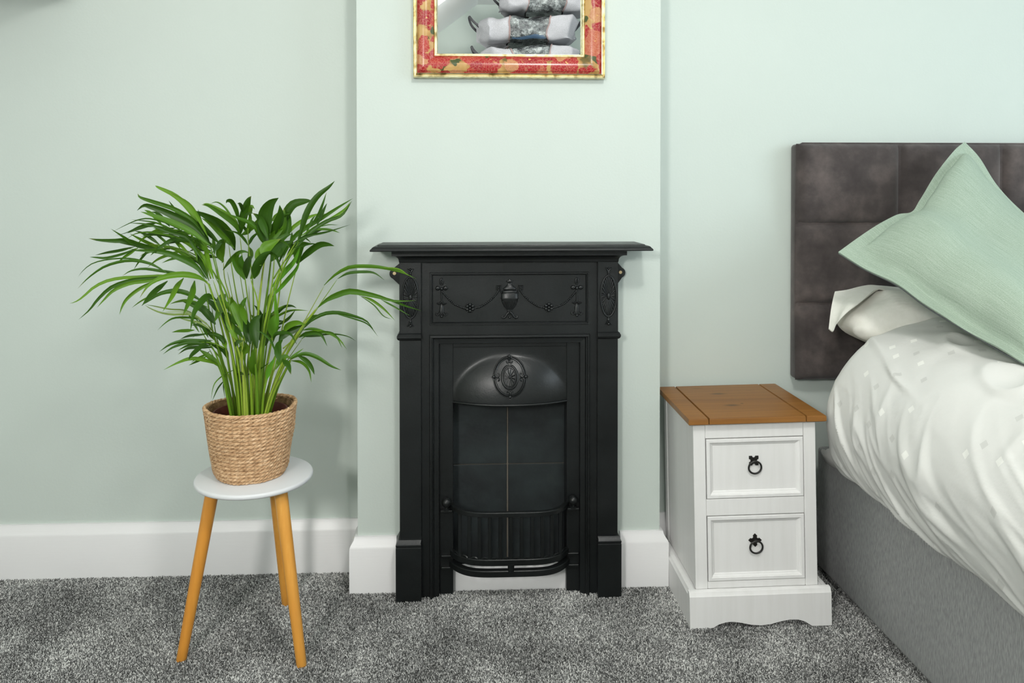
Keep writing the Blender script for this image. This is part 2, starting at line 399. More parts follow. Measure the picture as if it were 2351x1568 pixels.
# made-up cupboard outside the frame, added to shade the upper left corner
def added_shade_cupboard():
    W = empty('added_shade_cupboard', (-1.4, -.1, 1.69), 'added unseen dark cupboard that shades the upper left corner', 'cupboard')
    MB().box(WL, -1.11, -.50, D, 1.685, 2.34, .003).build('carcass', 'shadewood', W)
    MB().box(WL + .005, -1.115, -.518, -.50, 1.69, 2.335, .003).build('door', 'shadewood', W)
added_shade_cupboard()
# carpet pile
def carpet():
    me = bpy.data.meshes.new('carpet_pile'); o = bpy.data.objects.new('carpet_pile', me); C.objects.link(o)
    o['kind'] = 'stuff'; o['label'] = 'speckled grey twist-pile carpet covering the whole floor'; o['category'] = 'carpet'
    bm = bmesh.new()
    NX, NY = 112, 36; x0, x1, y0, y1 = -1.70, 1.10, -.78, D - .02
    for i in range(NX):
        for j in range(NY):
            xa = x0 + (x1 - x0) * i / NX; xb = x0 + (x1 - x0) * (i + 1) / NX; ya = y0 + (y1 - y0) * j / NY; yb = y0 + (y1 - y0) * (j + 1) / NY
            xm, ym = (xa + xb) / 2, (ya + yb) / 2
            if XL - .02 < xm < XR + .02 and ym > -.02: continue
            if xm > 1.06 and ym > -1.9 and xm < 3: continue
            f = bm.faces.new([bm.verts.new(p) for p in ((xa, ya, 0), (xb, ya, 0), (xb, yb, 0), (xa, yb, 0))])
    bm.to_mesh(me); bm.free(); me.materials.append(MT['carpet'])
    g = bpy.data.node_groups.new('pile', 'GeometryNodeTree')
    g.interface.new_socket('Geometry', in_out='INPUT', socket_type='NodeSocketGeometry'); g.interface.new_socket('Geometry', in_out='OUTPUT', socket_type='NodeSocketGeometry')
    N = g.nodes.new; Lk = g.links.new
    gi, go = N('NodeGroupInput'), N('NodeGroupOutput')
    dp = N('GeometryNodeDistributePointsOnFaces'); dp.inputs['Density'].default_value = 330000
    cone = N('GeometryNodeMeshCone'); cone.inputs['Vertices'].default_value = 4; cone.inputs['Radius Top'].default_value = .0006; cone.inputs['Radius Bottom'].default_value = .0013; cone.inputs['Depth'].default_value = .0065
    sm = N('GeometryNodeSetMaterial'); sm.inputs['Material'].default_value = MT['carpet']; Lk(cone.outputs['Mesh'], sm.inputs['Geometry'])
    ip = N('GeometryNodeInstanceOnPoints'); Lk(gi.outputs[0], dp.inputs['Mesh']); Lk(dp.outputs['Points'], ip.inputs['Points']); Lk(sm.outputs[0], ip.inputs['Instance'])
    rv = N('FunctionNodeRandomValue'); rv.data_type = 'FLOAT_VECTOR'; rv.inputs[0].default_value = (-.75, -.75, 0); rv.inputs[1].default_value = (.75, .75, 6.28)
    Lk(rv.outputs[0], ip.inputs['Rotation'])
    rs = N('FunctionNodeRandomValue'); rs.data_type = 'FLOAT'; rs.inputs[2].default_value = .7; rs.inputs[3].default_value = 1.25; rs.inputs['Seed'].default_value = 4
    Lk(rs.outputs[1], ip.inputs['Scale'])
    st = N('GeometryNodeStoreNamedAttribute'); st.data_type = 'FLOAT'; st.domain = 'INSTANCE'; st.inputs['Name'].default_value = 'shade'
    r2 = N('FunctionNodeRandomValue'); r2.data_type = 'FLOAT'; r2.inputs['Seed'].default_value = 9
    ps = N('GeometryNodeInputPosition'); nz = N('ShaderNodeTexNoise'); nz.inputs['Scale'].default_value = 5; nz.inputs['Detail'].default_value = 3; Lk(ps.outputs[0], nz.inputs['Vector'])
    a1 = N('ShaderNodeMath'); a1.operation = 'MULTIPLY_ADD'; a1.inputs[1].default_value = .9; a1.inputs[2].default_value = -.45; Lk(nz.outputs['Fac'], a1.inputs[0])
    a2 = N('ShaderNodeMath'); a2.operation = 'ADD'; a2.use_clamp = True; Lk(a1.outputs[0], a2.inputs[0]); Lk(r2.outputs[1], a2.inputs[1])
    Lk(ip.outputs[0], st.inputs['Geometry']); Lk(a2.outputs[0], st.inputs['Value']); Lk(st.outputs[0], go.inputs[0])
    md = o.modifiers.new('pile', 'NODES'); md.node_group = g
carpet()

# ------------------------------------------------------------------ fireplace
def fireplace():
    F = empty('fireplace', (.118, -.03, 0), 'black cast-iron fireplace with urn and garland frieze on the chimney breast', 'fireplace')
    def B(mb, name, mat='iron', par=F, **k):
        if name in ('garland', 'pendant', 'urn_ornament', 'medallion', 'rosette', 'finial'):
            bmesh.ops.recalc_face_normals(mb.b, faces=mb.b.faces); mb.b.normal_update()
            for v in mb.b.verts: v.co += v.normal * (.00065 if name != 'rosette' else .0004)
        return mb.build(name, mat, par, **k)
    YP, YC = -.060, -.050
    X = lambda p, y=YP: fx(p, y)
    Z = lambda p, y=YP: fz(p, y)
    # mantel shelf
    yf = -.140; x0, x1 = fx(849, yf), fx(1500, yf); zb = fz(577.5, yf)
    L = [(x0 + .006, x1 - .006, yf + .006, 0, zb), (x0 + .001, x1 - .001, yf + .001, 0, zb + .0005), (x0, x1, yf, 0, zb + .003), (x0 + .0015, x1 - .0015, yf + .0015, 0, zb + .006)]
    for k in range(1, 7):
        a = k / 6 * PI / 2; L.append((x0 + .004 + .012 * (1 - math.cos(a)), x1 - .004 - .012 * (1 - math.cos(a)), yf + .004 + .012 * (1 - math.cos(a)), 0, zb + .0065 + .0075 * math.sin(a)))
    L.append((x0 + .018, x1 - .018, yf + .018, 0, zb + .0145))
    zt = zb + .0165; L.append((x0 + .019, x1 - .019, yf + .019, 0, zt)); L.append((x0 + .021, x1 - .021, yf + .021, 0, zt + .0005))
    B(MB().rects(L), 'mantel_shelf', smooth=30)
    # cornice
    bx0, bx1 = X(917), X(1419); zc = Z(599); L = []
    L.append((bx0, bx1, YP, 0, zc - .004)); L.append((bx0 - .001, bx1 + .001, YP - .002, 0, zc))
    for k in range(7):
        a = k / 6 * PI / 2; e = .016 * (1 - math.cos(a)); L.append((bx0 - .001 - e, bx1 + .001 + e, YP - .002 - e * 1.6, 0, zc + .001 + .015 * math.sin(a)))
    L.append((bx0 - .018, bx1 + .018, YP - .030, 0, zc + .0165)); L.append((bx0 - .018, bx1 + .018, YP - .030, 0, zb + .0001))
    B(MB().rects(L), 'cornice', smooth=30)
    # pilasters
    for s in (-1, 1):
        a, b = (917, 967) if s < 0 else (1372, 1419)
        P = MB(); P.box(X(a), X(b), YP, 0, Z(766), zc, .0012); po = B(P, 'pilaster')
        c0, c1 = X(a), X(b); e0, e1 = (.0045, 0) if s < 0 else (0, .0045)
        zc2 = Z(770)
        B(MB().rects([(c0, c1, YP, 0, zc2 - .012), (c0 - e0, c1 + e1, YP - .004, 0, zc2 - .009), (c0 - e0 * 1.4, c1 + e1 * 1.4, YP - .007, 0, zc2 - .004), (c0 - e0 * 1.4, c1 + e1 * 1.4, YP - .007, 0, zc2 + .001), (c0 - e0, c1 + e1, YP - .005, 0, zc2 + .003), (c0 - e0, c1 + e1, YP - .005, 0, zc2 + .005), (c0, c1, YP, 0, zc2 + .008)]), 'moulding', par=po, smooth=30)
        B(MB().box(c0, c1, YP + .002, 0, Z(1234), Z(779), .0012), 'shaft', par=po)
        e0, e1 = (.010, 0) if s < 0 else (0, .008)
        zp = Z(1248)
        B(MB().rects([(c0 - e0, c1 + e1, YP - .012, 0, 0), (c0 - e0, c1 + e1, YP - .012, 0, zp - .003), (c0 - e0, c1 + e1, YP - .010, 0, zp - .0015), (c0 - e0 + .001, c1 + e1 - .001, YP - .010, 0, zp), (c0 - e0, c1 + e1, YP - .012, 0, zp + .002), (c0 - e0, c1 + e1, YP - .012, 0, zp + .006), (c0 - e0 + .002, c1 + e1 - .002, YP - .009, 0, zp + .009), (c0 - e0 * .4, c1 + e1 * .4, YP - .004, 0, zp + .017), (c0, c1, YP, 0, zp + .018)]), 'plinth', par=po, smooth=25)
        # oval sunburst rosette
        cx, cz = (X(942.5), Z(682)) if s < 0 else (X(1396.5), Z(681)); rx, rz = .0215, .056
        ov = MB(); ov.tube([(cx + rx * math.cos(t), YP - .002, cz + rz * math.sin(t)) for t in [k * 2 * PI / 48 for k in range(48)]], .0022, 8, True)
        ov.ball((cx, YP - .003, cz), .0048, .85, .8, 1.9, 12)
        for k in range(24):
            t = k * 2 * PI / 24 + .05; c, sn = math.cos(t), math.sin(t)
            a_ = Vector((cx + .006 * c, YP - .0005, cz + .011 * sn)); b_ = Vector((cx + (rx - .003) * c, YP - .0015, cz + (rz - .003) * sn))
            d = (b_ - a_); wd = .0007; we = .0011 + .0010 * abs(c) * 0 + .0008
            ov.tube([a_, a_ + d * .5, a_ + d * .88, b_], [wd, we * .8, we, we * .6], 6)
        B(ov, 'rosette', par=po, smooth=60)
        for tb in (-1, 1):
            fi = MB(); z0 = cz + tb * rz
            fi.ball((cx, YP - .002, z0 + tb * .004), .0024, 1, .8, .9); fi.ball((cx, YP - .002, z0 + tb * .009), .0034, .95, .8, 1.25); fi.ball((cx, YP - .003, z0 + tb * .0205), .0028, 1, .8, 1)
            for q in (-1, 1): fi.tube([(cx + q * .001, YP - .001, z0 + tb * .011), (cx + q * .003, YP - .002, z0 + tb * .017), (cx + q * .0085, YP - .001, z0 + tb * .0215)], [.002, .0022, .0008], 6)
            B(fi, 'finial', par=po, smooth=60)
    # back plate of the frieze
    fc0, fc1 = X(967), X(1372)
    fr = MB(); Yf = YC
    B(fr.box(fc0, fc1, Yf + .010, 0, Z(770), zc, .0), 'back_plate')
    # flat frame round the frieze panel: four members
    px0, px1, pz0, pz1 = X(987, YC), X(1352, YC), Z(746, YC), Z(625, YC)
    fb = MB(); fb.box(fc0, px0, Yf, Yf + .012, Z(748, YC), zc); fb.box(px1, fc1, Yf, Yf + .012, Z(748, YC), zc); fb.box(px0, px1, Yf, Yf + .012, pz1, zc); fb.box(px0, px1, Yf, Yf + .012, Z(748, YC), pz0)
    fz_ = B(fb, 'frieze_frame')
    prof = [(0, Yf + .002), (0, Yf), (.001, Yf - .003), (.0035, Yf - .003), (.0045, Yf + .001), (.006, Yf + .001), (.0085, Yf + .006), (.0085, Yf + .011), (0, Yf + .011)]
    st = [(px0, pz0, 1, 1), (px0, pz1, 1, -1), (px1, pz1, -1, -1), (px1, pz0, -1, 1)]
    mm = MB()
    for i in range(4): rail(mm, prof, st[i], st[(i + 1) % 4])
    B(mm, 'panel_moulding', par=fz_, smooth=20)
    pan = B(MB().box(px0 + .002, px1 - .002, Yf + .0065, Yf + .011, pz0 + .002, pz1 - .002), 'frieze_panel', par=F)
    YO = Yf + .0065
    xx = lambda p: fx(p, YO); zz = lambda p: fz(p, YO)
    # urn
    u = MB(); cu = xx(1170)
    u.lathe(cu, YO, [(.0005, zz(640)), (.003, zz(641)), (.003, zz(643)), (.0095, zz(645)), (.0095, zz(646.5)), (.004, zz(648)), (.0045, zz(652)), (.010, zz(657)), (.018, zz(662)), (.018, zz(664)), (.014, zz(666)), (.021, zz(668)), (.0215, zz(671)), (.0200, zz(672)), (.0235, zz(674)), (.0230, zz(683)), (.0245, zz(684.5)), (.0225, zz(686.5)), (.0210, zz(693)), (.0155, zz(703)), (.006, zz(711)), (.008, zz(712.5)), (.006, zz(714)), (.007, zz(719)), (.003, zz(722))], 28, .38)
    for k in range(9):
        q = (k - 4) / 4.4
        u.tube([(cu + .0205 * q, YO - .0075 * math.sqrt(1 - q * q * .9), zz(691)), (cu + .016 * q, YO - .0062 * math.sqrt(1 - q * q * .9), zz(701)), (cu + .007 * q, YO - .003, zz(710))], [.0020, .0016, .0008], 6)
    for q in (-1, 1):
        u.tube([(cu + q * .002, YO - .002, zz(716)), (cu + q * .007, YO - .003, zz(720)), (cu + q * .011, YO - .002, zz(727)), (cu + q * .017, YO - .002, zz(730)), (cu + q * .0215, YO - .002, zz(728.5)), (cu + q * .021, YO - .002, zz(725.5)), (cu + q * .018, YO - .002, zz(726))], [.0022, .0024, .0024, .0022, .002, .0016, .001], 7)
        u.tube([(cu + q * .022, YO - .002, zz(672)), (cu + q * .0245, YO - .002, zz(666)), (cu + q * .0255, YO - .002, zz(658))], .0016, 6)
        sq = cu + q * .0305; zs = zz(660.5); r = .0052
        u.tube([(sq - r, YO - .001, zs - r), (sq + r, YO - .001, zs - r), (sq + r, YO - .001, zs + r), (sq - r, YO - .001, zs + r)], .0017, 6, True)
        u.ball((sq, YO - .001, zs), .002)
    u.ball((cu, YO - .003, zz(728)), .003)
    B(u, 'urn_ornament', par=pan, smooth=60)
    for s in (-1, 1):
        cxm = (xx(1014) + xx(1324)) / 2
        mx = lambda p: cxm + (xx(p) - cxm) * (1 if s < 0 else -1)
        g = MB()
        pts = crom([(mx(a), 0, zz(b)) for a, b in ((1016, 669), (1026, 681), (1040, 695), (1055, 703), (1068, 707), (1079, 709), (1093, 706), (1106, 702), (1122, 692), (1136, 679), (1145, 666))], 46)
        for p in pts: g.ball((p.x, YO - .0015, p.z), .00225, 1, 1, 1, 6)
        cx, cz = mx(1079), zz(706)
        for k in range(6):
            t = k * PI / 3 + PI / 6; g.ball((cx + .0085 * math.cos(t), YO - .002, cz + .0085 * math.sin(t)), .0042, 1, .7, 1, 8)
        g.ball((cx, YO - .004, cz), .0038, 1, .9, 1, 8)
        for k in range(6):
            t = k * PI / 3; g.ball((cx + .0125 * math.cos(t), YO - .001, cz + .0125 * math.sin(t)), .0017, 1, .8, 1, 6)
        B(g, 'garland', par=pan, smooth=60)
        d = MB(); cx = mx(1014)
        d.tube([(cx + .0038 * math.cos(t), YO - .001, zz(646) + .008 * math.sin(t)) for t in [k * 2 * PI / 20 for k in range(20)]], .0017, 6, True)
        for q in (-1, 1): d.ball((cx + q * .0105, YO - .002, zz(660.5)), .0058, 1.1, .6, .95, 10)
        d.ball((cx, YO - .003, zz(662)), .0040, 1, .8, 1.1, 8)
        d.tube([(cx, YO - .001, zz(664)), (cx, YO - .0015, zz(680)), (cx + .001, YO - .001, zz(694))], [.0022, .0016, .0024], 6)
        for q in (-1, 1): d.tube([(cx + q * .001, YO - .001, zz(692)), (cx + q * .006, YO - .002, zz(697)), (cx + q * .0135, YO - .001, zz(695))], [.0026, .0028, .001], 6)
        d.lathe(cx, YO, [(.002, zz(699)), (.0035, zz(702)), (.005, zz(706)), (.006, zz(714)), (.0075, zz(721)), (.006, zz(723))], 12, .45)
        for q in (-1, 1): d.tube([(cx + q * .005, YO - .002, zz(716)), (cx + q * .009, YO - .002, zz(722)), (cx + q * .014, YO - .002, zz(721)), (cx + q * .0145, YO - .002, zz(717))], [.002, .0024, .0022, .0014], 6)
        d.ball((cx, YO - .003, zz(725)), .0032, 1, .8, 1, 8)
        B(d, 'pendant', par=pan, smooth=60)
    # surround moulding, open at the floor
    ax0, ax1, azt = X(967, YC), X(1372, YC), Z(748, YC)
    w_ = X(1008, YC) - ax0
    prof = [(0, 0), (0, YC), (.0225, YC), (.0232, YC - .008), (.0245, YC - .0105), (.029, YC - .011), (.0305, YC - .007), (.0325, YC - .006), (.035, YC + .001), (w_ - .001, YC + .002), (w_, YC + .006), (w_, 0)]
    mm = MB(); S = [(ax0, 0, 1, 0), (ax0, azt, 1, -1), (ax1, azt, -1, -1), (ax1, 0, -1, 0)]
    rail(mm, prof, S[0], S[1]); B(mm, 'surround_moulding', smooth=20)
    mm = MB(); rail(mm, prof, S[1], S[2]); B(mm, 'surround_moulding', smooth=20)
    mm = MB(); rail(mm, prof, S[2], S[3]); B(mm, 'surround_moulding', smooth=20)
    # insert plates
    YI = -.034; ix0, ix1, iz1 = X(1007.5, YC), X(1333.5, YC), Z(788, YC); jx0, jx1 = fx(1040, YI), fx(1301, YI); jz = fz(796, YI)
    B(MB().box(ix0, jx0, YI, .03, 0, iz1, .001), 'insert_plate'); B(MB().box(jx1, ix1, YI, .03, 0, iz1, .001), 'insert_plate'); B(MB().box(jx0, jx1, YI, .03, jz, iz1, .001), 'insert_plate')
    # hood
    hz0, hz1 = fz(921, YI), jz; hc = (jx0 + jx1) / 2; hw = (jx1 - jx0) / 2
    def hy(x, z):
        u_ = (x - hc) / (hw * 1.0); v_ = (z - hz0) / ((hz1 - hz0) * .84)
        r = u_ * u_ + v_ * v_
        s_ = 1 - r; s_ = (s_ + math.sqrt(s_ * s_ + .007)) / 2
        return YI + .004 - .047 * (min(1, s_) ** .85)
    n, m = 72, 48
    P = [[(jx0 + (jx1 - jx0) * i / n, hy(jx0 + (jx1 - jx0) * i / n, hz0 + (hz1 - hz0) * j / m), hz0 + (hz1 - hz0) * j / m) for i in range(n + 1)] for j in range(m + 1)]
    hd = MB(); hd.grid(P)
    Pi = [[(p[0], p[1] + .006, p[2]) for p in r] for r in P[:2]]
    hd.grid([P[0], Pi[0]])
    ho = B(hd, 'hood', smooth=80)
    lp = MB(); path = [Vector((jx0 + (jx1 - jx0) * i / 40, hy(jx0 + (jx1 - jx0) * i / 40, hz0) - .002, hz0)) for i in range(41)]
    lp.tube(path, .0035, 8); B(lp, 'lip', par=ho, smooth=60)
    # medallion on the hood
    md = MB(); mcx, mcz = fx(1171, -.075), fz(868.5, -.075)
    def on(x, z, o=.001): return Vector((mcx + x, hy(mcx + x, mcz + z) - o, mcz + z))
    q_ = 2.09 / CF
    def ell(rx, rz, r, a0=0, a1=2 * PI, n=40, closed=True): md.tube([on(rx * q_ * math.cos(a0 + (a1 - a0) * k / (n if closed else n - 1)), rz * q_ * math.sin(a0 + (a1 - a0) * k / (n if closed else n - 1))) for k in range(n)], r, 6, closed)
    ell(18, 25, .0024); ell(13.5, 20, .0009)
    md.ball(on(0, 0, .001), .0034, .9, .7, 1.2, 10)
    for k in range(12):
        t = k * PI / 6 + PI / 12; md.tube([on(4 * q_ * math.cos(t), 5 * q_ * math.sin(t), .0005), on(15 * q_ * math.cos(t), 21 * q_ * math.sin(t), .0005)], .0011, 5)
    for a in range(4):
        a0 = a * PI / 2 + .17; a1 = (a + 1) * PI / 2 - .17
        ell(34, 40, .0024, a0, a1, 14, False)
        for en, sg in ((a0, 1), (a1, -1)):
            ex, ez = 34 * math.cos(en), 40 * math.sin(en)
            # scroll curling inwards
            pts = []; rad = 6.0
            inx, inz = -math.cos(en), -math.sin(en)
            cx_, cz_ = ex + inx * rad, ez + inz * rad
            st_ = math.atan2(ez - cz_, ex - cx_)
            for k in range(12):
                f = k / 11; rr = rad * (1 - .72 * f); an = st_ - sg * f * 4.8
                pts.append(on((cx_ + rr * math.cos(an)) * q_, (cz_ + rr * math.sin(an)) * q_))
            md.tube(pts, [.0022 - .0009 * k / 11 for k in range(12)], 6)
    for dx, dz in ((37, 0), (-37, 0), (0, 43), (0, -43)):
        r = 4.5 * q_; c = on(dx * q_, dz * q_, .001); md.ball(c, r * .8, 1, .6, 1, 8)
        k = 1.35; t = (dx != 0)
        tip = on(dx * q_ * 1.12, dz * q_ * 1.12, .0005); s1 = on(dx * q_ + (0 if t else 7 * q_), dz * q_ + (7 * q_ if t else 0), .0005); s2 = on(dx * q_ - (0 if t else 7 * q_), dz * q_ - (7 * q_ if t else 0), .0005)
        md.tube([s1, tip, s2], [.0008, .0012, .0008], 5)
    ell(38, 44, .0007)
    B(md, 'medallion', par=ho, smooth=60)
    # fire tiles and joints
    YT = .018; tx = [fx(1036, YT), fx(1163.2, YT), fx(1166.8, YT), fx(1307, YT)]; tz = [fz(790, YT), fz(1064, YT), fz(1066, YT), fz(1300, YT)]
    B(MB().box(tx[0], tx[3], YT + .004, YT + .02, tz[3], tz[0]), 'joint_backing', 'mortar')
    for xa, xb in ((tx[0], tx[1]), (tx[2], tx[3])):
        for za, zb_ in ((tz[1], tz[0]), (tz[3], tz[2])):
            B(MB().box(xa, xb, YT, YT + .01, za, zb_, .0012), 'fire_tile', 'tile')
    # grate
    def gp(u_, e=0):
        hwd = (fx(1303, -.05) - fx(1037, -.05)) / 2; cx_ = (fx(1303, -.05) + fx(1037, -.05)) / 2
        return cx_ + u_ * (hwd - .0) , -.036 - (.062 + e) * (1 - abs(u_) ** 5.0)
    def gpath(z, n=41):
        pts = []
        for k in range(n):
            t = -PI / 2 + PI * k / (n - 1); u_ = math.copysign(abs(math.sin(t)) ** .8, math.sin(t)); x, y = gp(u_); pts.append(Vector((x, y, z)))
        return pts
    def rect_sweep(mb, pts, th, h):
        rings = []
        for i, p in enumerate(pts):
            a = pts[max(0, i - 1)]; b = pts[min(len(pts) - 1, i + 1)]; t = (b - a).normalized(); nrm = Vector((t.y, -t.x, 0))
            b_ = .0015
            rings.append([p + nrm * a_ + Vector((0, 0, c_)) for a_, c_ in ((-th, -h), (th - b_, -h), (th, -h + b_), (th, h - b_), (th - b_, h), (-th, h))])
        mb.loft(rings)
    gr = MB(); z1 = fz(1181, -.098); rect_sweep(gr, gpath(z1), .006, .0065)
    go = B(gr, 'grate_rail', smooth=30)
    z2 = fz(1290, -.098); g2 = MB(); rect_sweep(g2, gpath(z2), .006, .0085)
    us = [-.86, -.70, -.53, -.36, -.18, -.0, .18, .36, .53, .70, .86]
    for k in range(12):
        ua = -.97 if k == 0 else us[k - 1]; ub = .97 if k == 11 else us[k]
        um = (ua + ub) / 2; w2 = (ub - ua) * .33
        ps = [Vector((gp(um + w2 * t)[0], gp(um + w2 * t)[1], z2 + .0085)) for t in (-1, -.6, 0, .6, 1)]
        g2.tube([p + Vector((0, 0, (-.001, .002, .003, .002, -.001)[i])) for i, p in enumerate(ps)], .0028, 6)
    B(g2, 'grate_rail', smooth=30)
    z3 = fz(1315, -.098); g3 = MB(); rect_sweep(g3, gpath(z3), .0085, .0085); B(g3, 'grate_rail', smooth=30)
    for u_ in us:
        x, y = gp(u_); B(MB().box(x - .0048, x + .0048, y + .001 - .004, y + .005, z2, z1, .001), 'grate_bar')
    x, y = gp(0); B(MB().tube([(x, y - .004, z2 - .004), (x, y - .004, z3 + .004)], [.009, .0085], 12), 'boss', smooth=50)
    for px_ in (1024.5, 1316):
        yb = YI - .012; xb = fx(px_, yb); zb2 = fz(1168, yb)
        kn = MB(); kn.box(xb - .016, xb + .016, yb - .006, YI + .002, zb2 - .006, zb2, .001)
        kn.lathe(xb, yb, [(.009, zb2), (.009, zb2 + .002), (.005, zb2 + .004), (.005, zb2 + .008)], 16)
        bo = B(kn, 'bracket'); B(MB().ball((xb, yb, fz(1151, yb)), .0132, seg=24), 'ball_finial', par=bo, smooth=180)
        for zq in (1272, 1298.5):
            z_ = fz(zq, YI); sd = 1 if px_ < 1100 else -1
            xo = fx(1013 if sd > 0 else 1328, YI)
            B(MB().box(min(xo, xo + sd * .03), max(xo, xo + sd * .03), YI - .009, YI + .002, z_ - .003, z_ + .003, .001), 'strap')
    # fixing lugs with screws
    for px_, edge, s in ((907, 917, -1), (1423, 1419, 1)):
        cx, cz = fx(px_, -.01), fz(627, -.01); r = .0148; e = fx(edge, -.01) - s * .004
        poly = [(e, cz + .031)]
        for k in range(9):
            a = PI / 2 * .75 - k / 8 * PI * .75; poly.append((cx + s * r * math.cos(a), cz + r * math.sin(a)))
        poly += [(e, cz - .034)]
        lg = MB(); lg.prism(poly, -.012, -.001); lo = B(lg, 'fixing_lug', smooth=40)
        sc = MB(); sx = cx + s * .001
        sc.tube([(sx, -.011, cz + .001), (sx, -.0135, cz + .001)], [.0052, .0045], 16)
        so = B(sc, 'screw', 'brass', lo)
    return F
fireplace()

# ------------------------------------------------------------------ framed mirror
def mirror():
    x0, x1 = fx(950, -.02), fx(1388, -.02); z0 = at(1170, 179, Y=-.02).z; z1 = z0 + .78
    Mr = empty('framed_mirror', ((x0 + x1) / 2, 0, z0), 'mirror in a red and gold floral printed frame above the fireplace', 'mirror')
    st = [(x0, z0, 1, 1), (x0, z1, 1, -1), (x1, z1, -1, -1), (x1, z0, -1, 1)]
    def four(name, prof, mat, **k):
        for i in range(4):
            m = MB(); rail(m, prof, st[i], st[(i + 1) % 4]); m.build(name, mat, Mr, smooth=28, **k)
    four('gilt_outer_moulding', [(0, 0), (0, -.022), (.002, -.027), (.0045, -.022), (.0065, -.0225), (.009, -.029), (.011, -.030), (.0125, -.026), (.0125, 0)], 'gold')
    w = .044
    four('floral_frame', [(.0125, 0), (.0125, -.026)] + [(.0125 + w * k / 8, -.026 - .010 * math.sin(PI * (.12 + .88 * k / 8)) + .002 * k / 8) for k in range(1, 9)] + [(.0565, 0)], 'floral')
    four('gilt_inner_moulding', [(.0565, 0), (.0565, -.024), (.0585, -.028), (.0605, -.024), (.062, -.024), (.0635, -.026), (.0655, -.022), (.0675, -.010), (.0675, 0)], 'gold')
    MB().box(x0 + .066, x1 - .066, -.010, -.006, z0 + .066, z1 - .066).build('mirror_glass', 'wmirror', Mr)
mirror()

# ------------------------------------------------------------------ wardrobe and storage bags (seen in the mirror)
def wardrobe():
    x0, x1, y0, y1, h = .0, 1.45, -3.33, -2.50, 1.868
    W = empty('wardrobe', ((x0 + x1) / 2, (y0 + y1) / 2, 0), 'white wardrobe reflected in the mirror, carrying grey storage bags', 'wardrobe')
    MB().box(x0, x1, y0, y1 - .02, .0, h - .03, .002).build('carcass', 'wardrobe', W)
    MB().box(x0 - .01, x1 + .01, y0, y1 + .005, h - .03, h, .004).build('top_board', 'wardrobe', W)
    for i in range(3):
        a = x0 + (x1 - x0) * i / 3; b = x0 + (x1 - x0) * (i + 1) / 3
        d = MB().box(a + .003, b - .003, y1 - .02, y1, .08, h - .04, .002).build('door', 'wardrobe', W)
        MB().tube([(b - .05, y1 + .02, .95), (b - .05, y1 + .02, 1.15)], .006).build('handle', 'handle', d)
wardrobe()
def bag(cx, cy, z0, w, d, h, seed, label, ang=0):
    o = empty('storage_bag', (cx, cy, z0), label, 'bag', 'grey storage bags stacked on the wardrobe', (0, 0, ang)); o['_local'] = 1
    def P(u, v, off=0):
        # u round in XZ-ish section: superellipse about X axis
        a = u * 2 * PI; c, s = math.cos(a), math.sin(a)
        yy = math.copysign(abs(c) ** .45, c) * (d / 2 + off); zz = h / 2 + math.copysign(abs(s) ** .55, s) * (h / 2 + off)
        xx = (v - .5) * w; e = 1 - max(0, abs(v - .5) - .40) / .10 * .35 if abs(v - .5) > .40 else 1
        p = Vector((xx, yy * e, (zz - h / 2) * e + h / 2))
        nv = noise.noise(Vector((xx * 7 + seed, yy * 7, zz * 9))) * .030 + noise.noise(Vector((xx * 16, yy * 16 + seed, zz * 22))) * .014
        p += Vector((nv, nv, nv * .8)); 
        if p.z < 0: p.z = 0
        return p
    def sec(v0, v1, name, mat, off=0, caps=False):
        n, m = 48, max(2, int((v1 - v0) * 60)); R = [[P(k / n, v0 + (v1 - v0) * j / m, off) for k in range(n)] for j in range(m + 1)]
        mb = MB(); mb.loft(R, caps=caps); mb.build(name, mat, o, smooth=70)
    sec(0, .30, 'end_panel', 'bag', 0, True); sec(.70, 1, 'end_panel', 'bag', 0, True); sec(.30, .70, 'window_panel', 'plastic', 0)
    sec(.293, .307, 'piping', 'bagtrim', .004); sec(.693, .707, 'piping', 'bagtrim', .004)
    for s in (-1, 1):
        pts = [Vector((s * w * .5, 0, h * .55)) + Vector(q) for q in ((-.01 * s, -.08, 0), (s * .04, -.07, .05), (s * .06, 0, .09), (s * .04, .06, .05), (-.01 * s, .08, 0))]
        MB().tube(crom(pts, 16), .008, 6, flat=.4).build('handle', 'bagdark', o)
    if seed == 11:
        g = MB(); g.grid([[P(-.10 + (.025 + .05 * i / 8) * q / 4, .33 + .34 * i / 8, .007) for q in range(5)] for i in range(9)]); g.build('blue_garment', new_mat('blue_cloth', (.02, .045, .08), .5), o)
    mb = MB(); mb.tube([P(.25 + .0 * k, .02 + .96 * k / 30, .003) for k in range(31)], .005, 6); mb.build('zip', 'bagdark', o)
bag(.40, -2.70, 1.868, .60, .36, .150, 3, 'grey storage bag lying lowest on the wardrobe, clear window panel', .03)
bag(.385, -2.71, 2.046, .60, .36, .158, 11, 'grey storage bag in the middle of the stack, clear window panel', -.05)
bag(.50, -2.70, 2.232, .56, .34, .135, 23, 'grey storage bag topmost of the stack', .06)

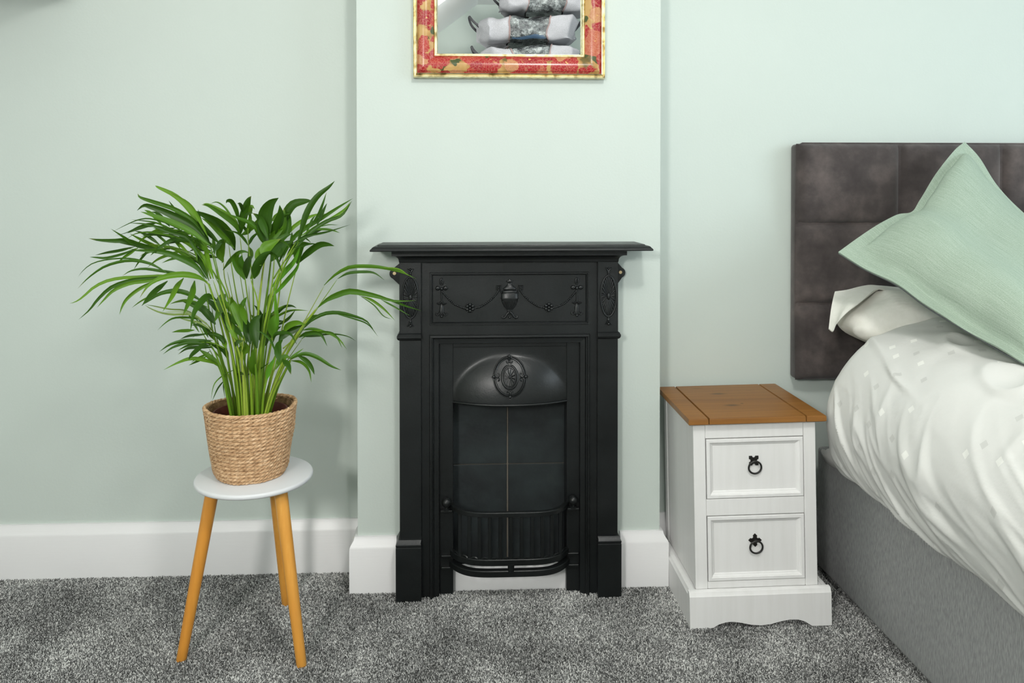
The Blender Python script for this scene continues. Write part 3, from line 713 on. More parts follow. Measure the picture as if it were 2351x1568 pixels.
# ------------------------------------------------------------------ stool, basket, palm
SCX, SCY, SZ, SR = -.5213, -.2383, .4208, .1401
def stool():
    S = empty('plant_stool', (SCX, SCY, 0), 'round white-topped stool with three orange wooden legs, carrying the basket', 'stool')
    t = .013; L = [(SR - .006, SZ - t), (SR - .0025, SZ - t + .001), (SR, SZ - t + .004), (SR, SZ - .004), (SR - .0015, SZ - .0015), (SR - .004, SZ)]
    MB().lathe(SCX, SCY, L, 96).build('stool_top', 'plate', S, smooth=50)
    for fxp, fyp in ((-.678, -.305), (-.386, -.341), (-.485, -.063)):
        k = .56; a = Vector((SCX + (fxp - SCX) * k, SCY + (fyp - SCY) * k, SZ - t)); b = Vector((fxp, fyp, -.003)); d = b - a
        rings = []
        m = MB(); pts = [a + d * f for f in (0, .1, .3, .5, .7, .9, .985, 1)]
        m.tube(pts, [.0158, .0156, .0150, .0142, .0134, .0122, .0117, .009], 20); m.build('leg', 'leg', S, smooth=60)
stool()
BX, BY = -.531, -.236
def basket():
    Bk = empty('seagrass_basket', (BX, BY, SZ), 'twisted seagrass plant basket standing on the round stool', 'basket')
    h = .172; n = 19; ch = h / n
    def R(z):
        f = z / h; return .079 + .026 * (f ** .75) - .004 * math.exp(-((f) / .06) ** 2)
    for k in range(n):
        z = (k + .5) * ch; m = MB(); r0 = R(z); N = 150; tw = 17 if k < n - 1 else 20
        for s in range(3):
            pts = []; rad = []
            ph = s * 2 * PI / 3 + random.random() * .6
            for i in range(N):
                a = 2 * PI * i / N; q = a * tw + ph
                wob = .0016 * noise.noise(Vector((math.cos(a) * 2.3, math.sin(a) * 2.3, k * .22))) * 2 + .0028 * noise.noise(Vector((math.cos(a) * 1.1 + 5, math.sin(a) * 1.1, k * .05))) * 2 * (k / n)
                rr = r0 + .0022 * math.cos(q) + wob + (.003 * math.sin(a * 2 + 1) * (k / n) ** 2)
                zz = SZ + z + .0026 * math.sin(q) + .0025 * (k / n) ** 2 * math.sin(a * 2 + .4) + .0012 * noise.noise(Vector((a * 2, k * .7, 3)))
                pts.append((BX + rr * math.cos(a), BY + rr * math.sin(a), max(zz, SZ + .0032))); rad.append(.0031 * (1 + .28 * noise.noise(Vector((a * 9, k * 3.1, s * 7)))))
            m.tube(pts, rad, 6, True)
        m.build('rope_coil', 'straw', Bk, smooth=70)
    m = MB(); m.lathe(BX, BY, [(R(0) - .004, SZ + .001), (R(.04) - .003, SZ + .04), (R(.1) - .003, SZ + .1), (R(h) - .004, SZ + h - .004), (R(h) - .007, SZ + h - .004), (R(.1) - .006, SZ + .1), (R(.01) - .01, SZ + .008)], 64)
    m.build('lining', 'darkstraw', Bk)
    # stitches: thin crossing threads
    m = MB()
    for i in range(64):
        a = 2 * PI * i / 64; sl = .10 if i % 2 else -.08
        m.tube([(BX + (R(z) + .0052) * math.cos(a + sl * z / h * 2), BY + (R(z) + .0052) * math.sin(a + sl * z / h * 2), SZ + z) for z in [.006 + (h - .012) * q / 18 for q in range(19)]], .00035, 4)
    m.build('stitching', 'straw', Bk, kind='stuff')
basket()

LEAVES = """
484,565 462,520 430,475 400,448 365,431 356,426;13;-.02
478,545 455,500 430,465 385,440;9;.02
470,540 440,505 400,480 350,463 322,453 316,444;11;.0
482,562 445,520 400,495 350,476 330,472 314,484;16;-.05
482,563 440,532 400,512 350,494 322,486;15;-.06
484,562 462,530 442,505 425,487;12;-.03
486,560 462,545 425,515 390,497 360,485;12;-.03
484,565 470,535 460,505 455,480;9;-.02
539,575 530,545 505,515 470,495 443,483;22;-.04
538,570 515,545 485,515 462,500;14;.0
505,560 480,535 455,508 440,488;12;.03
490,585 470,572 440,550 400,533 372,527 350,523;12;.04
485,570 455,556 430,549 400,549 375,562 355,578 345,587;11;-.10
515,575 500,572 480,560 450,548 430,540;10;.03
390,572 345,568 320,563 290,553 260,553 225,551 203,547;13;-.06
345,574 310,562 285,545 254,525;8;-.07
380,575 345,560 320,548 297,536;8;-.08
370,568 335,566 300,561 270,557;8;.03
310,566 275,575 245,580 218,586;7;.02
312,570 285,582 245,592 220,591 205,590;6;-.03
318,568 298,582 283,592 270,603;7;-.02
475,640 450,612 420,595 380,580 340,576 295,575;15;-.04
480,645 465,610 440,590 405,572 370,564 345,560;11;-.01
478,640 470,600 455,578 430,558 400,544 370,540;11;.02
470,600 445,568 410,548 380,540 345,538 320,535;10;.03
475,610 450,575 430,545 390,533 360,521 330,514 293,512;9;-.04
450,560 425,540 390,525 360,512 330,507 300,504;5;.05
460,560 400,520 350,503 320,504 290,516 255,534;3.4;.07
440,550 380,523 345,520 315,523 288,535 263,541;3.4;.07
450,560 400,543 360,535 335,533 310,537 290,549;4.5;.05
478,640 460,600 452,575 448,548;11;.05
490,640 478,600 473,570 470,545;12;.05
470,640 440,600 410,577 380,567;9;.05
390,632 365,615 335,602 300,598 270,602 240,612 215,628 195,645 178,663;7;-.05
385,627 350,605 310,595 280,593 240,597 210,606 190,622 179,636;3.5;.0
476,648 455,636 425,630 395,632 365,640 340,656 320,685;15;-.12
440,634 410,628 370,622 330,617 300,622 280,634;7;-.06
430,634 370,632 320,636 280,638 245,645 215,660 190,682 173,693 159,697;8;-.06
400,634 340,639 295,645 255,660 225,687 205,712 180,734;9;-.05
390,636 340,645 300,650 262,666 240,687 222,707;9;-.08
365,640 335,655 310,670 290,688 280,705 274,723;9;-.08
385,645 360,665 342,682 325,703;13;-.13
422,638 405,660 393,684 373,716;13;-.13
447,644 442,672 432,697 419,727;15;-.14
466,693 445,680 420,670 395,668 365,675 338,692 325,701;12;-.03
355,677 335,685 318,695 302,707;4;.02
478,706 450,695 425,690 405,693 390,698;7;.03
498,690 478,680 460,695 445,720 437,760;17;-.15
519,676 508,690 503,712 492,740;24;-.16
495,745 480,724 460,705 435,690;18;.0
492,742 470,715 445,702 415,690;13;.02
505,725 490,700 478,690 470,680;12;.04
490,758 465,737 440,722 400,722 370,718 345,708 331,699;6;-.03;y
470,738 430,714 390,710 355,703 334,699;4;.0;y
490,762 460,742 430,735 410,730;5;-.02;y
475,742 455,732 430,729 400,730 380,741 361,759;5.5;-.08
488,768 470,752 455,745 440,747;11;.02
515,790 505,775 490,766 473,762;11;.0
522,790 505,772 480,767 455,768 440,776;4;-.04
500,802 480,786 450,783 420,783 390,791 365,808;11;-.08
480,792 440,786 400,796 373,814;8;-.08
485,795 455,789 430,794 407,805;8;-.05
490,798 460,797 430,800 408,814;8;-.03
474,784 455,801 440,815 433,826;11;-.12
525,828 516,806 498,796 482,790;12;-.02
510,846 492,828 472,812 456,802;13;-.02
502,838 475,828 440,823 410,832 374,850;9;-.10
475,818 455,828 433,839;7;-.03
482,806 470,815 452,823 438,833;5;.02
540,848 515,860 492,882 484,920;3.4;-.06
516,872 500,892 487,921;3.8;-.05
514,872 513,890 517,917;2.5;-.02
551,541 541,518 506,490 480,473 462,470;11;-.03
550,535 540,508 515,488 480,470 465,468;10;-.01
549,525 530,495 515,475 498,464 482,468;5;.03
549,515 543,485 532,463 522,461 519,467;11;-.02
552,538 556,508 565,477 571,460 577,450;21;-.04
560,495 556,478 551,468 545,467;9;-.04
572,500 575,483 578,473 585,481;9;-.04
553,540 570,530 574,505 574,480;13;.0
569,536 582,520 593,505 606,486;9;.02
569,536 563,525 556,514;8;.02
570,564 560,548 545,535 516,527;7;.02
570,564 580,545 600,528;8;.03
612,565 595,532 570,510 545,500 522,490;10;-.05
559,507 566,493 575,489 582,490;6;-.07
615,548 604,518 595,500 580,489;18;-.02
612,562 607,525 610,490 622,467 640,454;34;-.02
624,562 634,525 643,495 642,470;26;-.03
628,560 645,525 650,500 652,478;22;.02
635,540 652,500 672,470 700,462 717,461;22;.0
648,555 659,530 662,500 660,485;17;.03
605,595 610,570 622,560 645,548;28;.0
598,610 596,590 600,575 612,562;24;.01
622,600 635,580 650,563 670,552;24;.02
628,555 645,553 658,560 668,572;5.5;-.12
686,555 696,512 710,477 730,449 755,429 769,415;15;-.03
712,520 730,495 741,468 750,440;7;.02
645,562 665,530 692,508 722,494 752,491;9;.01
650,592 672,548 702,523 740,500 780,474 811,455;11;.0
675,575 710,535 750,508 785,494 809,460;10;-.02
690,542 725,522 760,503 790,482 806,462;9;-.03
670,560 700,543 735,536 760,530 806,515;6;-.02
690,550 720,540 738,535;3;.0
735,521 755,516 779,517;2.5;.03
655,600 670,572 692,548 715,530;10;.03
640,605 652,575 668,555 680,548;10;.04
698,545 706,550 714,557;3.5;-.05
622,662 650,628 675,600 692,560;13;-.06;l
625,682 655,648 680,618 690,590;10;-.05;l
682,606 684,580 693,562 712,558;20;-.04
683,606 705,582 732,563 752,561 768,565;16;-.03
566,640 566,615 572,595 580,588;17;-.15
562,642 548,612 541,592 552,577;22;-.04
512,620 527,600 545,582 560,577 575,582;10;-.12
513,602 505,582 510,562 520,550;19;-.02
519,549 506,556 497,570 487,581;11;-.14
600,583 620,581 634,590 642,610 648,630;7.5;-.14
584,640 590,612 605,588 625,575;24;-.05
574,600 575,580 570,565;14;.02
560,620 553,600 556,585;16;-.02
575,640 590,622 592,600;16;.0
557,762 545,722 533,695 523,682;21;-.05
566,745 556,712 548,697;15;-.06
575,790 566,750 560,725;22;-.04
590,800 584,760 587,735 600,722;26;-.03
602,790 595,750 608,726 640,722;22;-.02
612,775 612,745 618,722;20;.0
545,780 530,750 515,725;18;-.02
535,770 520,735 505,712;16;.0
629,778 625,757 626,738 634,720;22;-.10;l
634,772 636,735 633,700 630,650;11;-.08;l
632,728 650,706 668,702 681,707;7;-.04
620,738 650,719 674,712 709,713;6;-.03
635,748 660,733 679,711;8;-.01
650,765 662,748 684,741 702,747;15;-.03
640,785 655,765 680,755 700,745;20;.0
627,786 632,768 650,764 668,768 682,792;9;-.12
642,832 638,808 640,790 650,780;17;-.04
635,815 622,783 605,766 588,758;5.5;-.08
700,752 716,735 745,720 778,718 810,725 840,736 858,757;9;.03
765,719 810,731 845,745 869,774;4;.03
700,745 715,730 740,722;12;.0
730,706 750,689 775,677 803,669 838,674 872,682 905,691 957,690;14;-.08
880,684 905,692 930,702 969,714;6;-.10
830,680 855,690 882,710 907,736;7;-.02
825,678 858,700 880,725 900,733;3.2;.0
875,688 905,704 943,726;4;-.02
744,655 768,632 800,614 835,611 870,613 905,620 930,628 957,641;9;-.04
775,640 800,627 835,624 860,627 884,644;7;.0
880,614 915,618 938,632;4;-.05
686,775 705,766 735,767 752,796;10;-.03
700,766 750,763 772,773 786,800;7;-.05
700,762 735,761 772,773 797,803;6;.0
692,768 730,769 770,767 800,773 818,784;3.5;.02
692,778 718,762 752,764 791,789;7;.02
694,758 718,755 745,762 760,768;7;.03
690,770 715,770 745,772;9;-.01
665,824 698,812 728,820 760,840 784,850;10;-.04
680,814 703,828 716,845 722,861;12;-.03
668,828 692,832 709,850 715,879;7;-.05
648,825 661,838 668,860;13;-.13
663,824 680,812 698,799;5;.01
633,848 642,828 655,818 668,823;14;-.02
612,872 619,845 632,820;13;-.08;l
586,862 579,836 582,800;18;-.10
553,884 549,868 552,858 560,860;14;-.13
540,796 545,786 560,782;10;-.14
560,815 565,800 560,783;16;-.08
565,862 592,850 622,830;5;-.12
545,810 555,800 562,830;10;-.02
600,800 610,780 615,760;16;-.03
520,800 512,780 500,765;13;.0
545,720 535,700 531,680;14;-.08
"""
STEMS = """
537,953 520,880 500,800 488,760 478,700 470,650;5;-.03
545,953 530,870 515,780 495,700 480,650;5;-.02
550,953 540,860 520,750 505,660 484,566;5;.0
556,953 550,860 540,760 522,680 500,630 483,566;5;-.04
560,952 555,850 548,760 530,690 516,640 513,600;4;.02
565,952 562,850 560,760 545,690 533,620 525,560;4;.03
572,952 568,850 577,750 568,680 557,600 551,541;4;.05
578,952 575,850 582,750 580,650 571,566 569,515;4;.03
582,952 585,850 590,750 600,650 612,562;7;.0
590,952 595,850 603,750 615,660 626,560;7;.02
595,952 600,850 612,750 645,630 686,556;7;-.03
600,952 608,870 622,790 638,700 650,590;6;.03
603,952 618,880 640,790 662,690 683,607;4;.0
608,952 630,880 660,810 690,758 730,706;6;-.02
606,952 630,900 655,850 668,825;5;-.04
535,950 513,870 498,820 484,790;5;-.05
598,950 625,860 665,790 700,735 745,655;3.5;.03
604,950 640,850 680,780 730,706 775,640;3.5;.02
553,952 545,880 530,800 512,740 492,690 475,645;5;-.05
569,952 563,880 552,820 532,760 515,700 505,665;5;-.06
575,952 580,870 588,790 592,700 575,640;5;-.03
586,952 588,880 596,800 612,720 625,650 630,590;5;-.04
548,953 533,890 510,830 480,790 455,745;4;.02
610,948 628,895 648,845 665,800 690,768;5;-.01
563,952 560,890 556,830 558,770;6;-.06
592,952 590,890 586,830 582,780;6;-.06
580,952 577,900 574,850 570,790;6;-.05
600,952 606,900 622,840 645,790;5;-.05
542,953 522,900 505,850 480,800;4;-.02
615,945 637,893 657,850 668,828;5;.0
500,640 470,600 410,570 345,573 290,571;2.6;-.03
482,655 460,640 420,631 370,634;2.6;-.05
500,775 470,740 430,718 380,716;2.6;-.03
515,800 490,788 455,786 420,788;2.4;-.05
650,800 685,772 720,762 770,768;2.4;-.01
655,840 670,824 700,815 730,822;2.4;-.04
484,640 470,600 440,560 400,542 360,538;2.4;.02
628,640 660,590 700,545 750,505;2.6;.0
"""
AUTO = [([(486,566),(440,535),(390,520),(340,508)], 12, 0, 85, 11, .03), ([(478,630),(440,585),(390,565),(330,563)], 12, 0, 75, 10, .04),
        ([(612,590),(616,540),(628,490)], 7, 0, 70, 20, .03), ([(655,600),(690,550),(750,500)], 8, 0, 70, 9, .03),
        ([(570,800),(550,750),(535,700)], 6, 0, 70, 16, .0), ([(600,800),(610,750),(625,710)], 6, 0, 65, 15, .02),
        ([(515,610),(490,580),(460,560)], 5, 0, 60, 12, .04), ([(505,790),(470,770),(430,750)], 6, 0, 60, 9, .03)]
def palm():
    P = empty('areca_palm', (BX, BY, SZ + .01), 'bushy areca palm with arching green fronds growing in the basket', 'plant')
    # nursery pot and soil inside the basket
    MB().lathe(BX, BY, [(.062, SZ + .010), (.084, SZ + .148), (.089, SZ + .150), (.089, SZ + .156), (.085, SZ + .156), (.080, SZ + .140), (.060, SZ + .014)], 48).build('nursery_pot', 'pot', P)
    m = MB(); m.lathe(BX, BY, [(.074, SZ + .10), (.0795, SZ + .132), (.05, SZ + .137), (.02, SZ + .139), (.001, SZ + .140)], 40); m.build('soil', 'soil', P)
    Y0 = BY
    def blade(pts, w, name, mat, d0, d1, fold, roll, par, young=0, tipb=0):
        n = 15
        P3 = []
        N_ = len(pts)
        for i, (x, y) in enumerate(pts):
            f = i / (N_ - 1); d = d0 + (d1 - d0) * f
            P3.append(at(x, y, Y=min(Y0 + d, -.085 if x > 800 else .05)))
        c = crom(P3, n); rows = []
        for i, p in enumerate(c):
            f = i / (n - 1); t = (c[min(i + 1, n - 1)] - c[max(i - 1, 0)]).normalized()
            view = (CPOS - p).normalized(); s = t.cross(view).normalized(); nn = s.cross(t).normalized()
            ww = w * .5 * (min(1, .14 + 3.44 * f) if f < .25 else 1) * (1 - max(0, (f - .45) / .55) ** 1.5) + .0003
            mpx = (p - CPOS).dot(CW) / CF
            ww *= mpx * .96; sr = s * math.cos(roll) + nn * math.sin(roll); nr = nn * math.cos(roll) - s * math.sin(roll)
            rows.append([p - sr * ww - nr * ww * fold * .0, p - sr * ww * .5 - nr * ww * fold * .5, p - nr * ww * fold, p + sr * ww * .5 - nr * ww * fold * .5, p + sr * ww])
        mb = MB(); mb.grid(rows, uv=lambda a, b: (b / 4, a / (n - 1)))
        o = mb.build(name, mat, par, smooth=180)
        at_ = o.data.attributes.new('tip', 'FLOAT', 'POINT')
        vals = []
        for i in range(n):
            f = i / (n - 1); vals += [max(0, (f - .86) / .14) * tipb + young] * 5
        at_.data.foreach_set('value', vals)
        return o
    stems = []
    rj = random.Random(5); SL = STEMS.strip().splitlines()
    for ln in list(SL)[:20]:
        a, w, d = ln.split(';'); pp = [list(map(float, q.split(','))) for q in a.split()]; k_ = rj.uniform(.5, .9); ox, oy = rj.uniform(-16, 16), rj.uniform(-6, 6)
        pp = pp[:max(3, int(len(pp) * k_) + 1)]; m_ = len(pp) - 1
        SL.append(' '.join('%.0f,%.0f' % (q[0] + ox * (.4 + .6 * i / m_), q[1] + oy) for i, q in enumerate(pp)) + ';%.1f;%.3f' % (float(w) * .8, float(d) + rj.uniform(-.03, .03)))
    for ln in SL:
        a, w, d = ln.split(';'); pts = [tuple(map(float, q.split(','))) for q in a.split()]; w = float(w); d = float(d)
        # spread the base of each stem over the soil
        N_ = len(pts); P3 = []
        b0 = at(pts[0][0], 955, Y=BY - .03 + d * .6); b0.z = SZ + .132; b0.y = BY + d
        b0.x = at(pts[0][0], 950, Y=b0.y).x
        for i, (x, y) in enumerate(pts):
            f = i / (N_ - 1); P3.append(at(x, y, Y=BY + d * (1 + .5 * f)))
        if pts[0][1] > 930: P3[0] = b0
        c = crom(P3, 22); px = 1.93 / CF
        m = MB(); m.tube(c, [px * w * (.66 - .46 * i / 21 - (.14 if i == 21 else 0)) for i in range(22)], 7)
        o = m.build('stem', 'stem', P, smooth=180); stems.append((o, pts[-1], d * 1.5, c)); 
    # rhizome sheaths
    for x in (600, 543, 585): pass
    auto = []
    rg = random.Random(21)
    for rc, cnt, side, ln_, wd, dd in AUTO:
        c = crom([Vector((x, y, 0)) for x, y in rc], 40)
        for k in range(cnt):
            f = .12 + .85 * k / cnt; i = int(f * 38); p = c[i]; t = (c[i + 1] - c[i]).normalized(); sg = -1 if k % 2 else 1
            if side: sg = side if k % 3 else -side
            an = sg * rg.uniform(.25, .75); dr = Vector((t.x * math.cos(an) - t.y * math.sin(an), t.x * math.sin(an) + t.y * math.cos(an), 0))
            l = 1.2 * ln_ * rg.uniform(.75, 1.15) * (1 - .3 * f); g = rg.uniform(.05, .28) * l
            pts = [p, p + dr * l * .35 + Vector((0, g * .1, 0)), p + dr * l * .7 + Vector((0, g * .4, 0)), p + dr * l + Vector((0, g, 0))]
            auto.append(' '.join('%.0f,%.0f' % (q.x, q.y) for q in pts) + ';%.1f;%.3f' % (wd * rg.uniform(.6, .95), dd + rg.uniform(-.02, .02)))
    for ln in LEAVES.strip().splitlines() + auto:
        q = ln.split(';'); pts = [tuple(map(float, k.split(','))) for k in q[0].split()]; w = float(q[1]); d = float(q[2])
        cls = q[3] if len(q) > 3 else ''
        bx, by = pts[0]
        best = min(stems, key=lambda s: min((s[1][0] - bx) ** 2 + (s[1][1] - by) ** 2 + 0, 1e9))
        d0 = best[2] if math.hypot(best[1][0] - bx, best[1][1] - by) < 60 else random.uniform(-.05, .04)
        mat = {'': 'leaf', 'l': 'litleaf', 'y': 'oldleaf'}[cls]
        blade(pts, w, 'leaf', mat, d0 + random.uniform(-.012, .012), d0 * .5 + d + random.uniform(-.015, .015), random.uniform(.25, .55) * random.choice((1, 1, -1)), random.uniform(-.45, .45), best[0], 0, random.choice((0, 0, 0, .8)))
def tinted(src, name, cols, tr=None):
    m = MT[src].copy(); m.name = name
    for nd in m.node_tree.nodes:
        if nd.type == 'VALTORGB' and len(nd.color_ramp.elements) == 4:
            for e, c in zip(nd.color_ramp.elements, cols): e.color = (*c, 1)
    return m
MT['litleaf'] = tinted('leaf', 'lit_leaf', [(.10, .30, .02)] * 2 + [(.14, .36, .03)] * 2)  # brighter leaf copy: light falling on these blades put into the colour
MT['oldleaf'] = tinted('leaf', 'old_leaf', [(.16, .24, .06)] * 2 + [(.22, .28, .09)] * 2)
MT['stem'] = tinted('leaf', 'green_stem', [(.10, .21, .012), (.17, .30, .02), (.24, .37, .03), (.34, .42, .06)])
palm()

# ------------------------------------------------------------------ bedside cabinet
def cabinet():
    Nd = empty('bedside_cabinet', (.5729, -.2323, .0), 'white two-drawer bedside cabinet with a brown pine top beside the bed', 'cabinet', None, (0, -.0205, -.0143)); Nd['_local'] = 1
    W, DP, H, PH, E = .3537, .33, .5384, .0963, .0056
    def B(mb, name, mat='whitewood', par=Nd, **k): return mb.build(name, mat, par, **k)
    # top: three boards with sunk joints
    t = .0165; z0 = H - t; g = .0012
    xs = [(0, .052), (.052, W - .052), (W - .052, W)]
    for i, (a, b) in enumerate(xs):
        l = 0 if i == 0 else g; r = 0 if i == 2 else g
        L = [(a + l + .002 * (i == 0), b - r - .002 * (i == 2), .002, DP, z0), (a + l, b - r, 0, DP, z0 + .002), (a + l, b - r, 0, DP, H - .004), (a + l + .0012, b - r - .0012, .0012, DP, H - .001), (a + l + .004 * (i == 0) + .0015, b - r - .004 * (i == 2) - .0015, .004, DP - .001, H)]
        B(MB().rects(L), 'top_board', 'pine', smooth=40)
    bx0, bx1 = .016, W - .021; by0, by1 = .018, DP - .006
    zt = z0
    sw = .031
    for a, b in ((bx0, bx0 + sw), (bx1 - sw, bx1)):
        B(MB().box(a, b, by0, by0 + .024, PH - .002, zt, .0015), 'stile')
        B(MB().box(a if a < .1 else b - .02, a + .02 if a < .1 else b, by1 - .03, by1, PH - .002, zt, .0015), 'rear_post')
    for s, xa in ((0, bx0), (1, bx1 - .014)):
        B(MB().box(xa + (.0015 if s == 0 else 0), xa + (.014 if s == 0 else .0125), by0 + .024, by1 - .03, PH - .002, zt, .0005), 'side_panel')
    B(MB().box(bx0 + .02, bx1 - .02, by1 - .02, by1 - .01, PH, zt), 'back_panel')
    ix0, ix1 = bx0 + sw, bx1 - sw
    B(MB().box(ix0, ix1, by0 + .013, by0 + .023, PH, zt), 'inner_frame', new_mat('cabinet_shadow_gap', (.10, .095, .085), .8))
    zr = [(zt - .0405, zt), (PH + .186, PH + .229), (PH - .002, PH + .0165)]
    for a, b in zr: B(MB().box(ix0 + .0004, ix1 - .0004, by0 + .001, by0 + .02, a, b, .0015), 'rail')
    dz = [(zr[1][1] + .002, zr[0][0] - .002), (zr[2][1] + .002, zr[1][0] - .002)]
    for k, (a, b) in enumerate(dz):
        dr = MB(); x0, x1 = ix0 + .0022, ix1 - .0022; yf = by0 - .001
        prof = [(0, yf + .012), (0, yf + .001), (.001, yf), (.008, yf), (.009, yf + .0025), (.0105, yf + .003), (.014, yf + .006), (.0155, yf + .0062), (.018, yf + .0085), (.018, yf + .012)]
        prof_b = [(0, yf + .012), (0, yf + .001), (.001, yf), (.006, yf), (.007, yf + .001), (.013, yf + .004), (.014, yf + .0045), (.022, yf + .008), (.023, yf + .0085), (.024, yf + .012)]
        st = [(x0, a, 1, 1), (x0, b, 1, -1), (x1, b, -1, -1), (x1, a, -1, 1)]
        for i in range(4): rail(dr, prof, st[i], st[(i + 1) % 4])
        dr.box(x0 + .017, x1 - .017, yf + .0083, yf + .012, a + .017, b - .017)
        do = B(dr, 'drawer', smooth=22)
        # iron ring pull
        cx, cz = (x0 + x1) / 2 - .001, (a + b) / 2 + .0165; yp = yf + .0082
        ang = PI / 4 if k == 0 else 0
        poly = []; hs, nr = .0122, .0042; ang = 0 if k == 0 else PI / 4
        for q in range(4):
            th = q * PI / 2 + ang
            loc = [(hs, -hs)] + [(hs - nr * math.cos(e_), nr * math.sin(e_)) for e_ in [-PI / 2 + PI * i / 6 for i in range(7)]]
            poly += [(cx + u_ * math.cos(th) - v_ * math.sin(th), cz + u_ * math.sin(th) + v_ * math.cos(th)) for u_, v_ in loc]
        hp = MB(); hp.prism(poly, yp - .002, yp + .0005); ho = B(hp, 'handle_plate', 'handle', do)
        ri = MB(); rr = .0163; rz = cz - .016
        ri.tube([(cx + .001 + rr * math.cos(t_), yp - .007 - .002 * math.sin(t_), rz + rr * math.sin(t_)) for t_ in [i * 2 * PI / 32 for i in range(32)]], .0024, 8, True)
        ri.ball((cx, yp - .005, cz - .001), .0048, 1, 1, .9)
        B(ri, 'pull_ring', 'handle', do, smooth=60)
    # plinth with scalloped front
    x0, x1 = -E, W + E; yf = -.0005; d = .016
    def zbot(x):
        u = (x - x0) / (x1 - x0)
        cp = [(0, .0), (.14, .0), (.155, .003), (.20, .0125), (.255, .018), (.30, .0185), (.36, .015), (.43, .009), (.50, .0065), (.57, .009), (.64, .015), (.70, .0185), (.76, .018), (.81, .0125), (.848, .003), (.863, 0), (1, 0)]
        for (a, za), (b, zb) in zip(cp, cp[1:]):
            if a <= u <= b: return za + (zb - za) * (u - a) / (b - a)
        return 0
    n = 72; pl = MB()
    prof_t = [(0, PH - .012), (.0015, PH - .010), (.0045, PH - .002), (.008, PH)]
    rings = []
    for i in range(n + 1):
        x = x0 + (x1 - x0) * i / n; zb = zbot(x)
        rings.append([(x, d, zb), (x, yf, zb), (x, yf, PH - .012)] + [(x, yf + o, z) for o, z in prof_t[1:]] + [(x, d, PH)])
    pl.loft(rings); B(pl, 'plinth_front', smooth=30)
    for s in (0, 1):
        m = MB(); xa, xb = (x0, x0 + d) if s == 0 else (x1 - d, x1)
        if s == 0: L = [(xa, xb, d, DP, 0), (xa, xb, d, DP, PH - .012), (xa + .0015, xb, d, DP, PH - .010), (xa + .0045, xb, d, DP, PH - .002), (xa + .008, xb, d, DP, PH)]
        else: L = [(xa, xb, d, DP, 0), (xa, xb, d, DP, PH - .012), (xa, xb - .0015, d, DP, PH - .010), (xa, xb - .0045, d, DP, PH - .002), (xa, xb - .008, d, DP, PH)]
        B(m.rects(L), 'plinth_side', smooth=30)
    B(MB().box(x0 + d, x1 - d, d, DP - .01, PH - .012, PH - .004), 'bottom_board')
cabinet()

# ------------------------------------------------------------------ bed
BXL = 1.0232
def bed():
    Bd = empty('divan_bed', (1.78, -.95, 0), 'double divan bed with grey fabric base and brown-grey panelled headboard', 'bed')
    bx1 = 2.53
    MB().box(BXL, bx1, -1.95, .045, .022, .375, .012, 3).build('divan_base', 'divan', Bd)
    MB().box(BXL + .05, bx1 - .05, -1.94, -.06, .373, .57, .035, 4).build('mattress', 'mattress', Bd)
    for x in (BXL + .12, bx1 - .12):
        for y in (-1.8, -.95, -.1):
            MB().tube([(x, y, 0), (x, y, .03)], .02, 12).build('castor', 'dark', Bd)
    lo = [(1886, 1040), (1890, 1054), (1900, 1066), (1925, 1078), (1962, 1093)]; up = [(1888, 1030), (1894, 1034), (1905, 1030), (1930, 1050), (1962, 1070)]
    la = crom([at(x, y, X=1.012) for x, y in lo], 14); ua = crom([at(x, y, X=1.016) for x, y in up], 14)
    MB().grid([ua, [(p + q) / 2 + Vector((-.003, 0, 0)) for p, q in zip(la, ua)], la, [p + Vector((.004, 0, .001)) for p in la], [p + Vector((.004, 0, 0)) for p in ua]]).build('mattress_cover', 'mattress', Bd, smooth=180)
    # headboard: backing plus panels
    hx0 = .972; hx1 = hx0 + .3095 * 5 + .0; z1 = 1.257; z0 = .560; yf = .060
    hb = MB().box(hx0, hx1, yf + .012, D - .002, z0, z1, .010, 3).build('headboard', 'suede', Bd)
    zs = [z1, fz(514, yf), fz(697, yf), z0]; zs[1] = at(1900, 514, Y=yf).z; zs[2] = at(1900, 698, Y=yf).z
    for i in range(5):
        xa = hx0 + .3095 * i; xb = xa + .3095
        for j in range(3):
            za, zb = zs[j + 1], zs[j]; n = 26; P = []
            for b in range(n + 1):
                r = []
                for a in range(n + 1):
                    u, v = a / n, b / n; eu = min(u, 1 - u) * .3095; ev = min(v, 1 - v) * (zb - za)
                    oe = .0
                    su = 1 - math.exp(-eu / .008); sv = 1 - math.exp(-ev / .008)
                    if (i == 0 and u < .5) or (i == 4 and u > .5): su = math.sqrt(max(0, 1 - (1 - min(1, eu / .03)) ** 2)) 
                    if (j == 0 and v > .5) or (j == 2 and v < .5): sv = math.sqrt(max(0, 1 - (1 - min(1, ev / .025)) ** 2))
                    x = xa + (xb - xa) * u; z = za + (zb - za) * v
                    y = yf + .018 - .022 * su * sv - .004 * math.sin(PI * u) * math.sin(PI * v) + .0018 * noise.noise(Vector((x * 12, z * 14, 1))) * su * sv
                    # small puckers running in from the edges
                    y += .0018 * math.exp(-ev / .03) * math.sin(x * 130 + j * 2 + 3 * noise.noise(Vector((x * 9, 0, j)))) * su
                    r.append((x, y, z))
                P.append(r)
            MB().grid(P).build('headboard_panel', 'suede', hb, smooth=180)
    # corded piping round the front edge
    MB().tube([(hx0 + .004, yf + .022, z0 + .01), (hx0 + .001, yf + .022, (z0 + z1) / 2), (hx0 + .004, yf + .022, z1 - .006), (hx0 + .02, yf + .022, z1 + .001), (hx1, yf + .022, z1 + .001)], .0035, 8).build('piping', 'suede', hb)
bed()

